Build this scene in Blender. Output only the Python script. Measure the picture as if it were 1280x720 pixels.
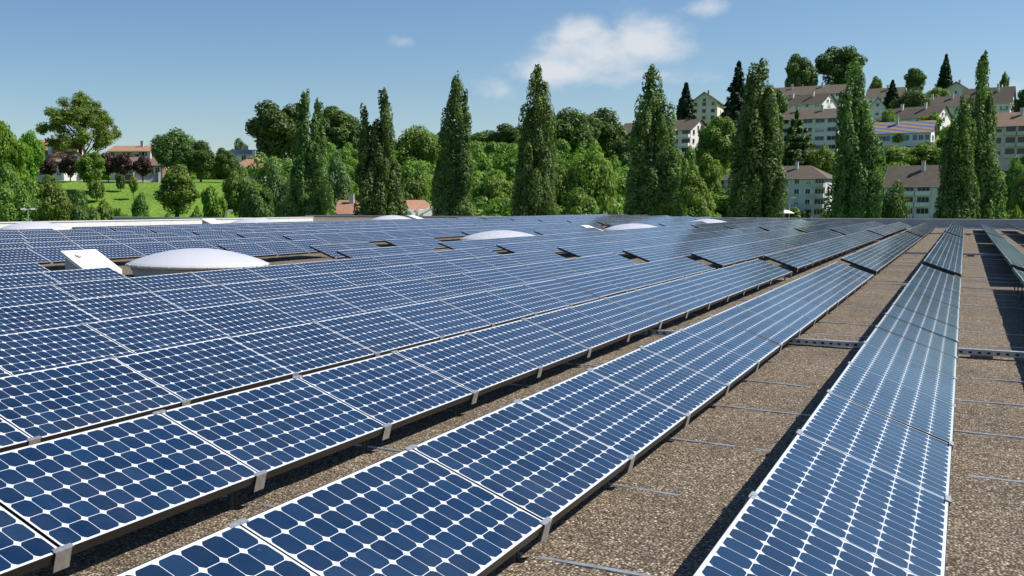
import bpy, math, random
import numpy as np
from mathutils import Vector, Matrix, noise

R = math.radians
scene = bpy.context.scene
for o in list(bpy.data.objects):
    bpy.data.objects.remove(o)
C = scene.collection

# ------------------------------------------------------------------ camera
EYE = 1.76                       # eye above the gravel
FOC, PPX, PPY = 1326.0, 366.3, 388.2   # focal length and optical axis for a 1280x720 frame
YAW, PITCH = 0.5626, 0.0985
cam_d = bpy.data.cameras.new('camera')
cam = bpy.data.objects.new('camera', cam_d)
C.objects.link(cam)
cam.location = (0, 0, EYE)
cam.rotation_euler = (math.pi / 2 - PITCH, 0, YAW)
cam_d.sensor_width = 36.0
cam_d.lens = 36.0 * FOC / 1280
cam_d.shift_x = (640 - PPX) / 1280
cam_d.shift_y = (PPY - 360) / 1280
cam_d.clip_start = 0.05
cam_d.clip_end = 12000
scene.camera = cam

# ------------------------------------------------------------------ sky, sun, exposure
SUN_AZ, SUN_EL = R(64), R(50)    # azimuth clockwise from +Y
world = bpy.data.worlds.new('World')
scene.world = world
world.use_nodes = True
scene.view_settings.view_transform = 'Standard'
scene.view_settings.look = 'None'
scene.view_settings.gamma = 1
scene.view_settings.use_curve_mapping = False
scene.view_settings.exposure = 0.38

r_ax = np.array([math.cos(YAW), math.sin(YAW), 0])
f_ax = np.array([-math.sin(YAW), math.cos(YAW), 0])
u_ax = np.array([0, 0, 1.0])
F_ax = f_ax * math.cos(PITCH) - u_ax * math.sin(PITCH)
U_ax = u_ax * math.cos(PITCH) + f_ax * math.sin(PITCH)


def ray(x, y):
    return r_ax * (x - PPX) / FOC + U_ax * (PPY - y) / FOC + F_ax


def at(x, y, d):
    """world point seen in direction (x, y) at horizontal forward distance d"""
    v = ray(x, y)
    v = v * d / (v @ f_ax)
    return np.array([v[0], v[1], v[2] + EYE])


def build_world():
    nt = world.node_tree
    N, L = nt.nodes, nt.links
    N.clear()
    out = N.new('ShaderNodeOutputWorld')
    bg = N.new('ShaderNodeBackground')
    bg.inputs['Strength'].default_value = 0.088
    sky = N.new('ShaderNodeTexSky')
    sky.sky_type = 'NISHITA'
    sky.sun_disc = False
    sky.sun_elevation = SUN_EL
    sky.sun_rotation = SUN_AZ
    sky.altitude = 450
    sky.air_density = 1.0
    sky.dust_density = 0.55
    sky.ozone_density = 3.0
    hue = N.new('ShaderNodeHueSaturation')
    hue.inputs['Saturation'].default_value = 1.14
    hue.inputs['Value'].default_value = .97
    L.new(sky.outputs['Color'], hue.inputs['Color'])
    tc = N.new('ShaderNodeTexCoord')
    nz = N.new('ShaderNodeTexNoise')
    nz.inputs['Scale'].default_value = 24
    nz.inputs['Detail'].default_value = 7
    nz.inputs['Roughness'].default_value = 0.58
    mp = N.new('ShaderNodeMapping')
    mp.inputs['Scale'].default_value = (1, 1, 1.7)
    L.new(tc.outputs['Generated'], mp.inputs['Vector'])
    L.new(mp.outputs['Vector'], nz.inputs['Vector'])
    total = None
    # drifting cumulus: direction, angular half width, half height, weight
    for (cx, cy, hw, hh, w) in [(748, 66, 72, 32, .9), (698, 86, 66, 24, .82), (808, 50, 44, 34, 1.0), (728, 42, 42, 22, .8), (790, 96, 88, 14, .62),
                                (615, 108, 36, 17, .55), (880, 97, 44, 16, .35), (503, 52, 26, 10, .52), (530, 40, 22, 6, .4),
                                (882, 8, 30, 14, .55), (430, 122, 40, 12, .42), (1262, 112, 22, 10, .55)]:
        c = ray(cx, cy)
        c /= np.linalg.norm(c)
        rt = np.cross(c, u_ax)
        rt /= np.linalg.norm(rt)
        up = np.cross(rt, c)
        sc = FOC * .92

        def dot(vec, k):
            n = N.new('ShaderNodeVectorMath')
            n.operation = 'DOT_PRODUCT'
            L.new(tc.outputs['Generated'], n.inputs[0])
            n.inputs[1].default_value = tuple(vec * k)
            return n.outputs['Value']

        def m(op, a, b=None):
            n = N.new('ShaderNodeMath')
            n.operation = op
            for i, v in enumerate((a, b)):
                if v is None:
                    continue
                if isinstance(v, (int, float)):
                    n.inputs[i].default_value = v
                else:
                    L.new(v, n.inputs[i])
            return n.outputs[0]
        a = m('POWER', m('ABSOLUTE', dot(rt, sc / hw)), 2.0)
        b = m('POWER', m('ABSOLUTE', dot(up, sc / hh)), 2.0)
        g = m('EXPONENT', m('MULTIPLY', m('ADD', a, b), -0.9))
        front = m('GREATER_THAN', dot(c, 1.0), 0.0)
        g = m('MULTIPLY', m('MULTIPLY', g, w), front)
        total = g if total is None else m('MAXIMUM', total, g)
    ad = N.new('ShaderNodeMath')
    ad.operation = 'MULTIPLY_ADD'
    L.new(nz.outputs['Fac'], ad.inputs[0])
    ad.inputs[1].default_value = 1.15
    ad.inputs[2].default_value = -0.575
    md = N.new('ShaderNodeMath')
    md.operation = 'ADD'
    L.new(total, md.inputs[0])
    L.new(ad.outputs[0], md.inputs[1])
    mr = N.new('ShaderNodeMapRange')
    mr.interpolation_type = 'SMOOTHSTEP'
    mr.inputs['From Min'].default_value = 0.30
    mr.inputs['From Max'].default_value = 1.0
    mr.inputs['To Max'].default_value = 0.9
    L.new(md.outputs[0], mr.inputs['Value'])
    gate = N.new('ShaderNodeMapRange')
    gate.inputs['From Min'].default_value = 0.05
    gate.inputs['From Max'].default_value = 0.3
    L.new(total, gate.inputs['Value'])
    fm = N.new('ShaderNodeMath')
    fm.operation = 'MULTIPLY'
    L.new(mr.outputs['Result'], fm.inputs[0])
    L.new(gate.outputs['Result'], fm.inputs[1])
    mix = N.new('ShaderNodeMix')
    mix.data_type = 'RGBA'
    L.new(fm.outputs[0], mix.inputs['Factor'])
    L.new(hue.outputs['Color'], mix.inputs['A'])
    mix.inputs['B'].default_value = (6.6, 6.8, 7.1, 1)
    L.new(mix.outputs['Result'], bg.inputs['Color'])
    L.new(bg.outputs['Background'], out.inputs['Surface'])


build_world()
sun_d = bpy.data.lights.new('sun', 'SUN')
sun_d.energy = 4.7
sun_d.angle = R(0.53)
sun_d.color = (1.0, 0.95, 0.87)
sun = bpy.data.objects.new('sun', sun_d)
C.objects.link(sun)
sun.location = (40, 30, 60)
sdir = Vector((math.sin(SUN_AZ) * math.cos(SUN_EL), math.cos(SUN_AZ) * math.cos(SUN_EL), math.sin(SUN_EL)))
sun.rotation_euler = sdir.to_track_quat('Z', 'Y').to_euler()

scene.render.engine = 'CYCLES'
scene.cycles.use_denoising = True
scene.cycles.max_bounces = 7
scene.cycles.transparent_max_bounces = 8

# ------------------------------------------------------------------ helpers


def tag(o, label=None, cat=None, group=None, kind=None):
    if label: o['label'] = label
    if cat: o['category'] = cat
    if group: o['group'] = group
    if kind: o['kind'] = kind
    return o


def empty(name, loc, rz=0, label=None, cat=None, group=None):
    o = bpy.data.objects.new(name, None)
    o.empty_display_size = .3
    C.objects.link(o)
    o.location = loc
    o.rotation_euler = (0, 0, rz)
    return tag(o, label, cat, group)


class MB:
    """collects vertices and faces of one mesh"""

    def __init__(self):
        self.v, self.f, self.m = [], [], []

    def add(self, vs, fs, mi=0):
        b = len(self.v)
        self.v += [tuple(p) for p in vs]
        self.f += [tuple(i + b for i in f) for f in fs]
        self.m += [mi] * len(fs)
        return self

    def box(self, x0, x1, y0, y1, z0, z1, mi=0, mat=None):
        vs = [(x0, y0, z0), (x1, y0, z0), (x1, y1, z0), (x0, y1, z0), (x0, y0, z1), (x1, y0, z1), (x1, y1, z1), (x0, y1, z1)]
        if mat is not None:
            vs = [mat @ Vector(p) for p in vs]
        return self.add(vs, [(3, 2, 1, 0), (4, 5, 6, 7), (0, 1, 5, 4), (1, 2, 6, 5), (2, 3, 7, 6), (3, 0, 4, 7)], mi)

    def tube(self, p0, p1, r0, r1, n=8, mi=0):
        p0, p1 = Vector(p0), Vector(p1)
        ax = (p1 - p0).normalized()
        t = ax.orthogonal().normalized()
        s = ax.cross(t)
        vs = []
        for p, r in ((p0, r0), (p1, r1)):
            for k in range(n):
                a = 2 * math.pi * k / n
                vs.append(p + t * math.cos(a) * r + s * math.sin(a) * r)
        fs = [(k, (k + 1) % n, n + (k + 1) % n, n + k) for k in range(n)]
        fs += [tuple(range(n - 1, -1, -1)), tuple(range(n, 2 * n))]
        return self.add(vs, fs, mi)

    def lathe(self, prof, n=48, mi=0):
        b = len(self.v)
        vs, fs = [], []
        for (r, z) in prof:
            for k in range(n):
                a = 2 * math.pi * k / n
                vs.append((r * math.cos(a), r * math.sin(a), z))
        for i in range(len(prof) - 1):
            for k in range(n):
                fs.append((i * n + k, i * n + (k + 1) % n, (i + 1) * n + (k + 1) % n, (i + 1) * n + k))
        return self.add(vs, fs, mi)

    def mesh(self, name, mats, smooth=False):
        me = bpy.data.meshes.new(name)
        me.from_pydata([tuple(p) for p in self.v], [], self.f)
        for mt in (mats if isinstance(mats, (list, tuple)) else [mats]):
            me.materials.append(mt)
        me.polygons.foreach_set('material_index', self.m)
        if smooth:
            me.polygons.foreach_set('use_smooth', [True] * len(me.polygons))
        me.update()
        return me

    def build(self, name, mats, parent=None, smooth=False):
        return link(name, self.mesh(name, mats, smooth), parent)


def link(name, me, parent=None, loc=None, rot=None):
    o = bpy.data.objects.new(name, me)
    C.objects.link(o)
    if parent is not None:
        o.parent = parent
    if loc is not None:
        o.location = loc
    if rot is not None:
        o.rotation_euler = rot
    return o


# ------------------------------------------------------------------ materials


def mat(name, col, rough=.6, metal=0., spec=.5):
    m = bpy.data.materials.new(name)
    m.use_nodes = True
    b = m.node_tree.nodes['Principled BSDF']
    b.inputs['Base Color'].default_value = (*col, 1)
    b.inputs['Roughness'].default_value = rough
    b.inputs['Metallic'].default_value = metal
    b.inputs['Specular IOR Level'].default_value = spec
    return m


class NG:
    """tiny node-building helper"""

    def __init__(self, m):
        self.nt = m.node_tree
        self.N, self.L = self.nt.nodes, self.nt.links
        self.b = self.N['Principled BSDF']

    def put(self, sock, v):
        if isinstance(v, (int, float)):
            sock.default_value = v
        elif isinstance(v, tuple):
            sock.default_value = v if len(v) == len(sock.default_value) else (*v, 1)
        else:
            self.L.new(v, sock)

    def math(self, op, a, b=None, c=None):
        n = self.N.new('ShaderNodeMath')
        n.operation = op
        for i, v in enumerate((a, b, c)):
            if v is not None:
                self.put(n.inputs[i], v)
        return n.outputs[0]

    def noise(self, vec, scale, detail=4, rough=.55):
        n = self.N.new('ShaderNodeTexNoise')
        n.inputs['Scale'].default_value = scale
        n.inputs['Detail'].default_value = detail
        n.inputs['Roughness'].default_value = rough
        if vec is not None:
            self.L.new(vec, n.inputs['Vector'])
        return n.outputs['Fac']

    def voronoi(self, vec, scale, out='Color', feature='F1'):
        n = self.N.new('ShaderNodeTexVoronoi')
        n.feature = feature
        n.inputs['Scale'].default_value = scale
        if vec is not None:
            self.L.new(vec, n.inputs['Vector'])
        return n.outputs[out]

    def mix(self, fac, a, b, blend='MIX'):
        n = self.N.new('ShaderNodeMix')
        n.data_type = 'RGBA'
        n.blend_type = blend
        self.put(n.inputs['Factor'], fac)
        self.put(n.inputs['A'], a)
        self.put(n.inputs['B'], b)
        return n.outputs['Result']

    def rng(self, v, a, b, c=0., d=1., smooth=False):
        n = self.N.new('ShaderNodeMapRange')
        if smooth:
            n.interpolation_type = 'SMOOTHSTEP'
        self.put(n.inputs['Value'], v)
        for k, x in zip(('From Min', 'From Max', 'To Min', 'To Max'), (a, b, c, d)):
            n.inputs[k].default_value = x
        return n.outputs['Result']

    def coord(self, kind='Object'):
        return self.N.new('ShaderNodeTexCoord').outputs[kind]

    def geo(self):
        return self.N.new('ShaderNodeNewGeometry').outputs['Position']

    def ramp(self, v, stops):
        n = self.N.new('ShaderNodeValToRGB')
        e = n.color_ramp.elements
        while len(e) < len(stops):
            e.new(.5)
        for el, (p, c) in zip(e, stops):
            el.position = p
            el.color = (*c, 1)
        self.put(n.inputs['Fac'], v)
        return n.outputs['Color']

    def bump(self, h, strength=.5, dist=.01):
        n = self.N.new('ShaderNodeBump')
        n.inputs['Strength'].default_value = strength
        n.inputs['Distance'].default_value = dist
        self.put(n.inputs['Height'], h)
        self.L.new(n.outputs['Normal'], self.b.inputs['Normal'])
        return n.outputs['Normal']

    def sep(self, v):
        n = self.N.new('ShaderNodeSeparateXYZ')
        self.L.new(v, n.inputs[0])
        return n.outputs

    def color(self, v):
        self.put(self.b.inputs['Base Color'], v)


def varied(name, col, rough=.6, amt=.25, scale=6., metal=0., bump=0.):
    m = mat(name, col, rough, metal)
    g = NG(m)
    n = g.noise(g.coord(), scale, 6)
    lo = tuple(c * (1 - amt) for c in col)
    hi = tuple(min(1, c * (1 + amt * .6)) for c in col)
    g.color(g.ramp(n, [(.3, lo), (.7, hi)]))
    if bump:
        g.bump(n, bump, .02)
    return m


PW, PL, PT = 0.798, 1.5645, 0.050      # module width, length, frame depth


def panel_material():
    m = mat('monocrystalline_glass', (.02, .05, .15), .1)
    g = NG(m)
    x, y, z = g.sep(g.coord())
    p = .1278
    cx, cy = (PW - 6 * p) / 2, (PL - 12 * p) / 2
    u = g.math('DIVIDE', g.math('SUBTRACT', x, cx), p)
    v = g.math('DIVIDE', g.math('SUBTRACT', y, cy), p)
    fu = g.math('ABSOLUTE', g.math('SUBTRACT', g.math('FRACT', u), .5))
    fv = g.math('ABSOLUTE', g.math('SUBTRACT', g.math('FRACT', v), .5))
    inu = g.math('MULTIPLY', g.math('GREATER_THAN', u, 0.), g.math('LESS_THAN', u, 6.))
    inv = g.math('MULTIPLY', g.math('GREATER_THAN', v, 0.), g.math('LESS_THAN', v, 12.))
    sq = g.math('LESS_THAN', g.math('MAXIMUM', fu, fv), .4865)
    rr = g.math('LESS_THAN', g.math('ADD', g.math('MULTIPLY', fu, fu), g.math('MULTIPLY', fv, fv)), .338)
    cell = g.math('MULTIPLY', g.math('MULTIPLY', inu, inv), g.math('MULTIPLY', sq, rr))
    # every cell and every module has its own slight shade
    com = g.N.new('ShaderNodeCombineXYZ')
    oi = g.N.new('ShaderNodeObjectInfo')
    g.put(com.inputs[0], g.math('FLOOR', u))
    g.put(com.inputs[1], g.math('FLOOR', v))
    g.put(com.inputs[2], g.math('MULTIPLY', oi.outputs['Random'], 517.))
    wn = g.N.new('ShaderNodeTexWhiteNoise')
    g.L.new(com.outputs[0], wn.inputs['Vector'])
    blue = g.ramp(wn.outputs['Value'], [(0., (.0034, .0165, .050)), (.55, (.0044, .0212, .061)), (1., (.0068, .0290, .077))])
    mod = g.math('MULTIPLY_ADD', oi.outputs['Random'], .30, .85)
    vm = g.N.new('ShaderNodeVectorMath')
    vm.operation = 'SCALE'
    g.L.new(blue, vm.inputs[0])
    g.L.new(mod, vm.inputs['Scale'])
    # dust film, thicker toward the low edge
    wpos = g.geo()
    dust = g.math('MULTIPLY', g.rng(g.noise(wpos, 2.3, 6, .65), .38, .8, 0., .06), g.math('MULTIPLY_ADD', x, .8, .6))
    spots = g.math('MULTIPLY', g.math('LESS_THAN', g.voronoi(wpos, 9., 'Distance'), .055), .16)
    dust = g.math('ADD', dust, spots)
    white = g.mix(g.noise(wpos, 3., 3), (.60, .63, .67), (.68, .70, .73))
    col = g.mix(cell, white, vm.outputs[0])
    g.color(g.mix(dust, col, (.36, .36, .36)))
    g.put(g.b.inputs['Roughness'], g.rng(g.noise(wpos, 1.4, 5), .3, .7, .115, .19))
    g.b.inputs['IOR'].default_value = 1.5
    g.b.inputs['Specular IOR Level'].default_value = .5
    nb = g.noise(g.coord(), 7., 2)
    g.bump(nb, .05, .004)
    return m


M = {}
M['glass'] = panel_material()
M['frame'] = varied('dark_bronze_anodised', (.020, .018, .016), .38, .3, 30., .2)
M['alu'] = varied('mill_aluminium', (.58, .58, .57), .42, .22, 25., .85)
M['galv'] = varied('galvanised_steel', (.50, .53, .56), .45, .35, 14., .7)
M['leg'] = varied('steel_leg', (.12, .12, .12), .5, .3, 14., .5)


def gravel_material():
    m = mat('roof_gravel', (.2, .17, .14), .9)
    g = NG(m)
    p = g.geo()
    big = g.noise(p, .55, 5, .6)
    mid = g.noise(p, 4.5, 5, .65)
    c1 = g.voronoi(p, 60.)
    c2 = g.voronoi(p, 110.)
    d1 = g.voronoi(p, 60., 'Distance')
    s1 = g.sep(c1)
    s2 = g.sep(c2)
    stone = g.ramp(s1[0], [(0., (.060, .041, .024)), (.35, (.175, .124, .076)), (.62, (.30, .222, .143)), (.88, (.45, .36, .25)), (1., (.74, .64, .50))])
    fine = g.ramp(s2[1], [(0., (.06, .042, .025)), (.45, (.18, .130, .082)), (.8, (.36, .28, .19)), (1., (.66, .56, .43))])
    col = g.mix(g.math('GREATER_THAN', s1[1], .52), stone, fine)
    gap = g.rng(d1, .35, .75, 1., .35)
    patch = g.rng(g.math('ADD', g.math('MULTIPLY', big, .6), g.math('MULTIPLY', mid, .4)), .36, .66, .72, 1.22)
    k = g.math('MULTIPLY', gap, patch)
    vm = g.N.new('ShaderNodeVectorMath')
    vm.operation = 'SCALE'
    g.L.new(col, vm.inputs[0])
    g.L.new(k, vm.inputs['Scale'])
    # bands of silt and moss that follow the drainage across the roof
    sx, sy, sz = g.sep(p)
    com = g.N.new('ShaderNodeCombineXYZ')
    g.put(com.inputs[0], g.math('MULTIPLY', sx, .25))
    g.put(com.inputs[1], g.math('MULTIPLY', sy, 2.2))
    band = g.rng(g.noise(com.outputs[0], 1.6, 4), .55, .78, 0., .42)
    g.color(g.mix(band, vm.outputs[0], g.mix(mid, (.09, .064, .038), (.26, .195, .122))))
    h = g.math('MULTIPLY_ADD', d1, -1., g.math('MULTIPLY', s1[2], .8))
    g.bump(h, .9, .016)
    return m


M['gravel'] = gravel_material()


def leaf_material(name, dark, light, trans=.3):
    m = bpy.data.materials.new(name)
    m.use_nodes = True
    g = NG(m)
    oc = g.coord()
    oi = g.N.new('ShaderNodeObjectInfo')
    n1 = g.noise(oc, .55, 3)
    n2 = g.noise(oc, 2.7, 3)
    f = g.math('ADD', g.math('MULTIPLY', n1, .5), g.math('MULTIPLY', n2, .5))
    col = g.ramp(f, [(.38, dark), (.62, light)])
    hs = g.N.new('ShaderNodeHueSaturation')
    g.put(hs.inputs['Hue'], g.math('MULTIPLY_ADD', oi.outputs['Random'], .03, .485))
    g.put(hs.inputs['Value'], g.math('MULTIPLY_ADD', oi.outputs['Random'], .3, .85))
    g.L.new(col, hs.inputs['Color'])
    g.L.new(hs.outputs['Color'], g.b.inputs['Base Color'])
    g.b.inputs['Roughness'].default_value = .55
    g.b.inputs['Specular IOR Level'].default_value = .35
    tr = g.N.new('ShaderNodeBsdfTranslucent')
    vm = g.N.new('ShaderNodeVectorMath')
    vm.operation = 'MULTIPLY'
    vm.inputs[1].default_value = (1.25, 1.25, .55)
    g.L.new(hs.outputs['Color'], vm.inputs[0])
    g.L.new(vm.outputs[0], tr.inputs['Color'])
    mx = g.N.new('ShaderNodeMixShader')
    mx.inputs[0].default_value = trans
    out = g.N['Material Output']
    g.L.new(g.b.outputs[0], mx.inputs[1])
    g.L.new(tr.outputs[0], mx.inputs[2])
    g.L.new(mx.outputs[0], out.inputs['Surface'])
    return m


LEAF = {
    'poplar': leaf_material('poplar_leaves', (.036, .090, .020), (.215, .320, .080), .36),
    'mid': leaf_material('mid_green_leaves', (.075, .155, .024), (.235, .345, .060), .38),
    'dark': leaf_material('dark_green_leaves', (.040, .095, .020), (.145, .230, .050), .32),
    'deep': leaf_material('blackish_conifer_needles', (.016, .046, .020), (.050, .100, .040), .16),
    'lime': leaf_material('lime_green_leaves', (.10, .23, .016), (.22, .40, .035), .40),
    'bright': leaf_material('bright_green_leaves', (.095, .185, .020), (.240, .350, .048), .38),
    'pale': leaf_material('pale_grey_green_leaves', (.085, .150, .045), (.19, .285, .095), .34),
    'purple': leaf_material('purple_plum_leaves', (.030, .016, .014), (.085, .045, .038), .25),
}
M['bark'] = varied('bark', (.095, .072, .05), .9, .45, 3., 0, .4)


def lawn_material():
    m = mat('grass', (.09, .2, .03), .9)
    g = NG(m)
    p = g.geo()
    f = g.math('ADD', g.math('MULTIPLY', g.noise(p, .045, 4), .55), g.math('MULTIPLY', g.noise(p, .9, 5), .45))
    g.color(g.ramp(f, [(.30, (.040, .100, .008)), (.46, (.088, .185, .010)), (.58, (.135, .245, .014)), (.72, (.21, .29, .032))]))
    g.bump(g.noise(p, 1.3, 6), .9, .5)
    return m


M['grass'] = lawn_material()
M['plaster'] = varied('white_plaster', (.80, .76, .74), .85, .10, .35)
M['cream'] = varied('cream_plaster', (.78, .68, .54), .85, .10, .35)
M['pinkish'] = varied('pale_pink_plaster', (.70, .62, .54), .85, .10, .35)
M['greyish'] = varied('pale_grey_plaster', (.64, .63, .64), .85, .10, .35)
M['brick'] = varied('brown_cladding', (.26, .16, .10), .85, .25, .8)
M['pane'] = mat('window_glass', (.035, .045, .055), .08)
M['winframe'] = mat('window_frame_paint', (.72, .72, .70), .5)
M['woodframe'] = mat('brown_window_paint', (.13, .075, .05), .6)
M['shut_blue'] = mat('blue_shutter_paint', (.17, .24, .38), .6)
M['shut_brown'] = mat('brown_shutter_paint', (.16, .08, .05), .6)
M['awning'] = mat('awning_cloth', (.80, .78, .74), .8)
M['blind'] = varied('pale_roller_blind', (.62, .60, .56), .8, .12, .5)
M['concrete'] = varied('pale_concrete', (.55, .54, .52), .8, .15, 1.2)
M['coping'] = varied('white_coated_sheet', (.70, .70, .68), .5, .06, 2.)
M['wallgrey'] = varied('grey_coated_sheet', (.33, .35, .37), .5, .10, .8)
M['flash'] = varied('flashing_sheet', (.62, .60, .56), .5, .2, 3.)
M['opal'] = None


def tile_material(name, a, b, c):
    m = mat(name, a, .8)
    g = NG(m)
    oc = g.coord()
    n = g.noise(oc, .8, 5)
    w = g.N.new('ShaderNodeTexWave')
    w.bands_direction = 'Z'
    w.inputs['Scale'].default_value = 1.3
    w.inputs['Distortion'].default_value = .6
    g.L.new(oc, w.inputs['Vector'])
    v = g.sep(g.voronoi(oc, 3.2))
    col = g.mix(g.rng(n, .35, .65), a, b)
    col = g.mix(g.math('MULTIPLY', v[0], .45), col, c)
    g.color(col)
    g.bump(w.outputs['Fac'], .5, .05)
    return m


M['tile_brown'] = tile_material('brown_roof_tiles', (.100, .078, .055), (.135, .103, .072), (.066, .053, .040))
M['tile_dark'] = tile_material('dark_grey_roof_tiles', (.075, .068, .062), (.10, .088, .078), (.05, .046, .044))
M['tile_orange'] = tile_material('orange_roof_tiles', (.34, .18, .105), (.39, .215, .13), (.26, .135, .085))
M['tile_tan'] = tile_material('tan_roof_tiles', (.20, .125, .08), (.25, .16, .105), (.14, .09, .062))


def striped_tiles():
    m = mat('striped_roof_tiles', (.3, .2, .1), .75)
    g = NG(m)
    x, y, z = g.sep(g.coord())
    s = g.math('ADD', g.math('MULTIPLY', z, .95), g.math('MULTIPLY', x, .16))
    s = g.math('ADD', s, g.math('MULTIPLY', g.noise(g.coord(), .7, 3), .35))
    f = g.rng(g.math('ABSOLUTE', g.math('SUBTRACT', g.math('FRACT', s), .5)), .2, .3)
    g.color(g.mix(f, (.36, .21, .07), (.075, .13, .30)))
    return m


M['tile_striped'] = striped_tiles()


def opal_material():
    m = mat('opal_acrylic', (.6, .62, .65), .3)
    g = NG(m)
    n = g.noise(g.coord(), 3., 5)
    g.color(g.mix(g.rng(n, .4, .75, 0., .5), (.60, .60, .635), (.52, .52, .545)))
    g.put(g.b.inputs['Roughness'], g.rng(n, .3, .7, .2, .38))
    g.b.inputs['Subsurface Weight'].default_value = .1
    g.b.inputs['Subsurface Radius'].default_value = (.08, .08, .08)
    return m


M['opal'] = opal_material()
M['curb'] = varied('grey_upstand', (.42, .43, .43), .6, .15, 2.)
M['boxwhite'] = varied('white_box_paint', (.80, .79, .75), .55, .08, 3.)

# ------------------------------------------------------------------ terrain


def terrain_z(l, d):
    """height of the ground at lateral l, forward distance d (metres, camera axes)"""
    if d < 40:
        return -8.0
    x = PPX + FOC * l / d
    prof = [(-300, [(135, -8), (150, -7), (205, 6), (235, 7.5), (300, 8), (500, 10), (1500, 0), (4000, -10)]),
            (300, [(135, -8), (150, -7), (205, 6), (235, 7.5), (300, 8), (500, 10), (1500, 0), (4000, -10)]),
            (380, [(135, -8), (180, -6), (235, 6), (300, 14), (420, 20), (600, 12), (1500, 0), (4000, -10)]),
            (700, [(135, -8), (195, -5), (250, 9), (300, 16), (420, 22), (600, 18), (1500, 0), (4000, -10)]),
            (860, [(130, -8), (200, -7), (265, -4), (300, 6), (330, 14), (380, 28), (430, 38), (520, 42), (1500, 10), (4000, -10)]),
            (1035, [(130, -8), (240, -5), (275, -3), (300, 8), (325, 18), (365, 27), (410, 38), (450, 45), (600, 46), (1500, 10), (4000, -10)]),
            (1110, [(130, -8), (200, -6), (240, -3), (270, 9), (300, 18), (320, 20), (360, 28), (400, 39), (450, 45), (600, 46), (1500, 10), (4000, -10)]),
            (1600, [(130, -8), (200, -6), (240, -3), (270, 12), (300, 18), (320, 20), (360, 28), (400, 39), (450, 45), (600, 46), (1500, 10), (4000, -10)])]

    def ev(p):
        return float(np.interp(d, [a for a, b in p], [b for a, b in p]))
    if x <= prof[0][0]: return ev(prof[0][1])
    if x >= prof[-1][0]: return ev(prof[-1][1])
    for (xa, pa), (xb, pb) in zip(prof, prof[1:]):
        if xa <= x <= xb:
            t = (x - xa) / (xb - xa)
            t = t * t * (3 - 2 * t)
            return ev(pa) * (1 - t) + ev(pb) * t


def ground_at(x, d):
    l = (x - PPX) / FOC * d
    p = r_ax * l + f_ax * d
    return np.array([p[0], p[1], terrain_z(l, d)])


def make_terrain():
    ls = np.concatenate([np.linspace(-3500, -420, 12), np.linspace(-400, 600, 101), np.linspace(640, 3500, 12)])
    ds = np.concatenate([np.linspace(-2500, -100, 8), np.linspace(0, 100, 6), np.linspace(110, 520, 69), np.linspace(560, 5500, 24)])
    vs = []
    for d in ds:
        for l in ls:
            z = terrain_z(l, d) if d > 0 else -8.0
            if d > 130:
                z += .5 * noise.noise((l * .03, d * .03, 0))
            p = r_ax * l + f_ax * d
            vs.append((p[0], p[1], z))
    n = len(ls)
    fs = [(i * n + j, i * n + j + 1, (i + 1) * n + j + 1, (i + 1) * n + j) for i in range(len(ds) - 1) for j in range(n - 1)]
    mb = MB()
    mb.add(vs, fs)
    tag(mb.build('ground', M['grass'], smooth=True), 'green grassy ground rising to the hill behind the roof', kind='structure')


make_terrain()

# ------------------------------------------------------------------ roof


def roof_z(X):
    a = -X
    return min(.0125 * a if a < 5 else .0625 + .025 * (a - 5), .54)


RX0, RX1, RY0, RY1 = -40.5, 26.0, -8.0, 97.6


def make_roof():
    xs = sorted(set([round(v, 3) for v in list(np.arange(-40.5, -16, 1.2)) + list(np.arange(-16, -4, .4)) + list(np.arange(-4, 4.01, .09)) + list(np.arange(4.5, 26.1, 2.)) + [26.0]]))
    ys = sorted(set([round(v, 3) for v in list(np.arange(-8, 2, 1.)) + list(np.arange(2, 26, .10)) + list(np.arange(26, 60, .35)) + list(np.arange(60, 97.7, 1.)) + [97.6]]))
    vs = []
    for y in ys:
        for x in xs:
            z = roof_z(x)
            z += .014 * noise.noise((x * 1.1, y * 2.4, 0)) + .007 * noise.noise((x * 5, y * 5, 3))
            vs.append((x, y, z))
    n = len(xs)
    fs = [(i * n + j, i * n + j + 1, (i + 1) * n + j + 1, (i + 1) * n + j) for i in range(len(ys) - 1) for j in range(n - 1)]
    mb = MB()
    mb.add(vs, fs)
    tag(mb.build('roof_gravel', M['gravel'], smooth=True), 'brown gravel bed covering the flat roof', kind='structure')
    b = MB()
    b.box(RX0 - .3, RX1 + .3, RY0 - .3, RY1 + .3, -8.5, -.5)
    b.box(-60, RX0 - .36, 67.0, RY1 + .3, -8.5, .50)
    tag(b.build('building_base', M['wallgrey']), 'walls of the large flat roofed hall under the panels', kind='structure')
    f = MB()
    f.add([(-60, 67.3, .54), (RX0 - .35, 67.3, .54), (RX0 - .35, RY1, .54), (-60, RY1, .54)], [(0, 1, 2, 3)])
    tag(f.build('roof_extension', M['gravel']), 'gravel on the set-back wing of the roof', kind='structure')


make_roof()


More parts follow.
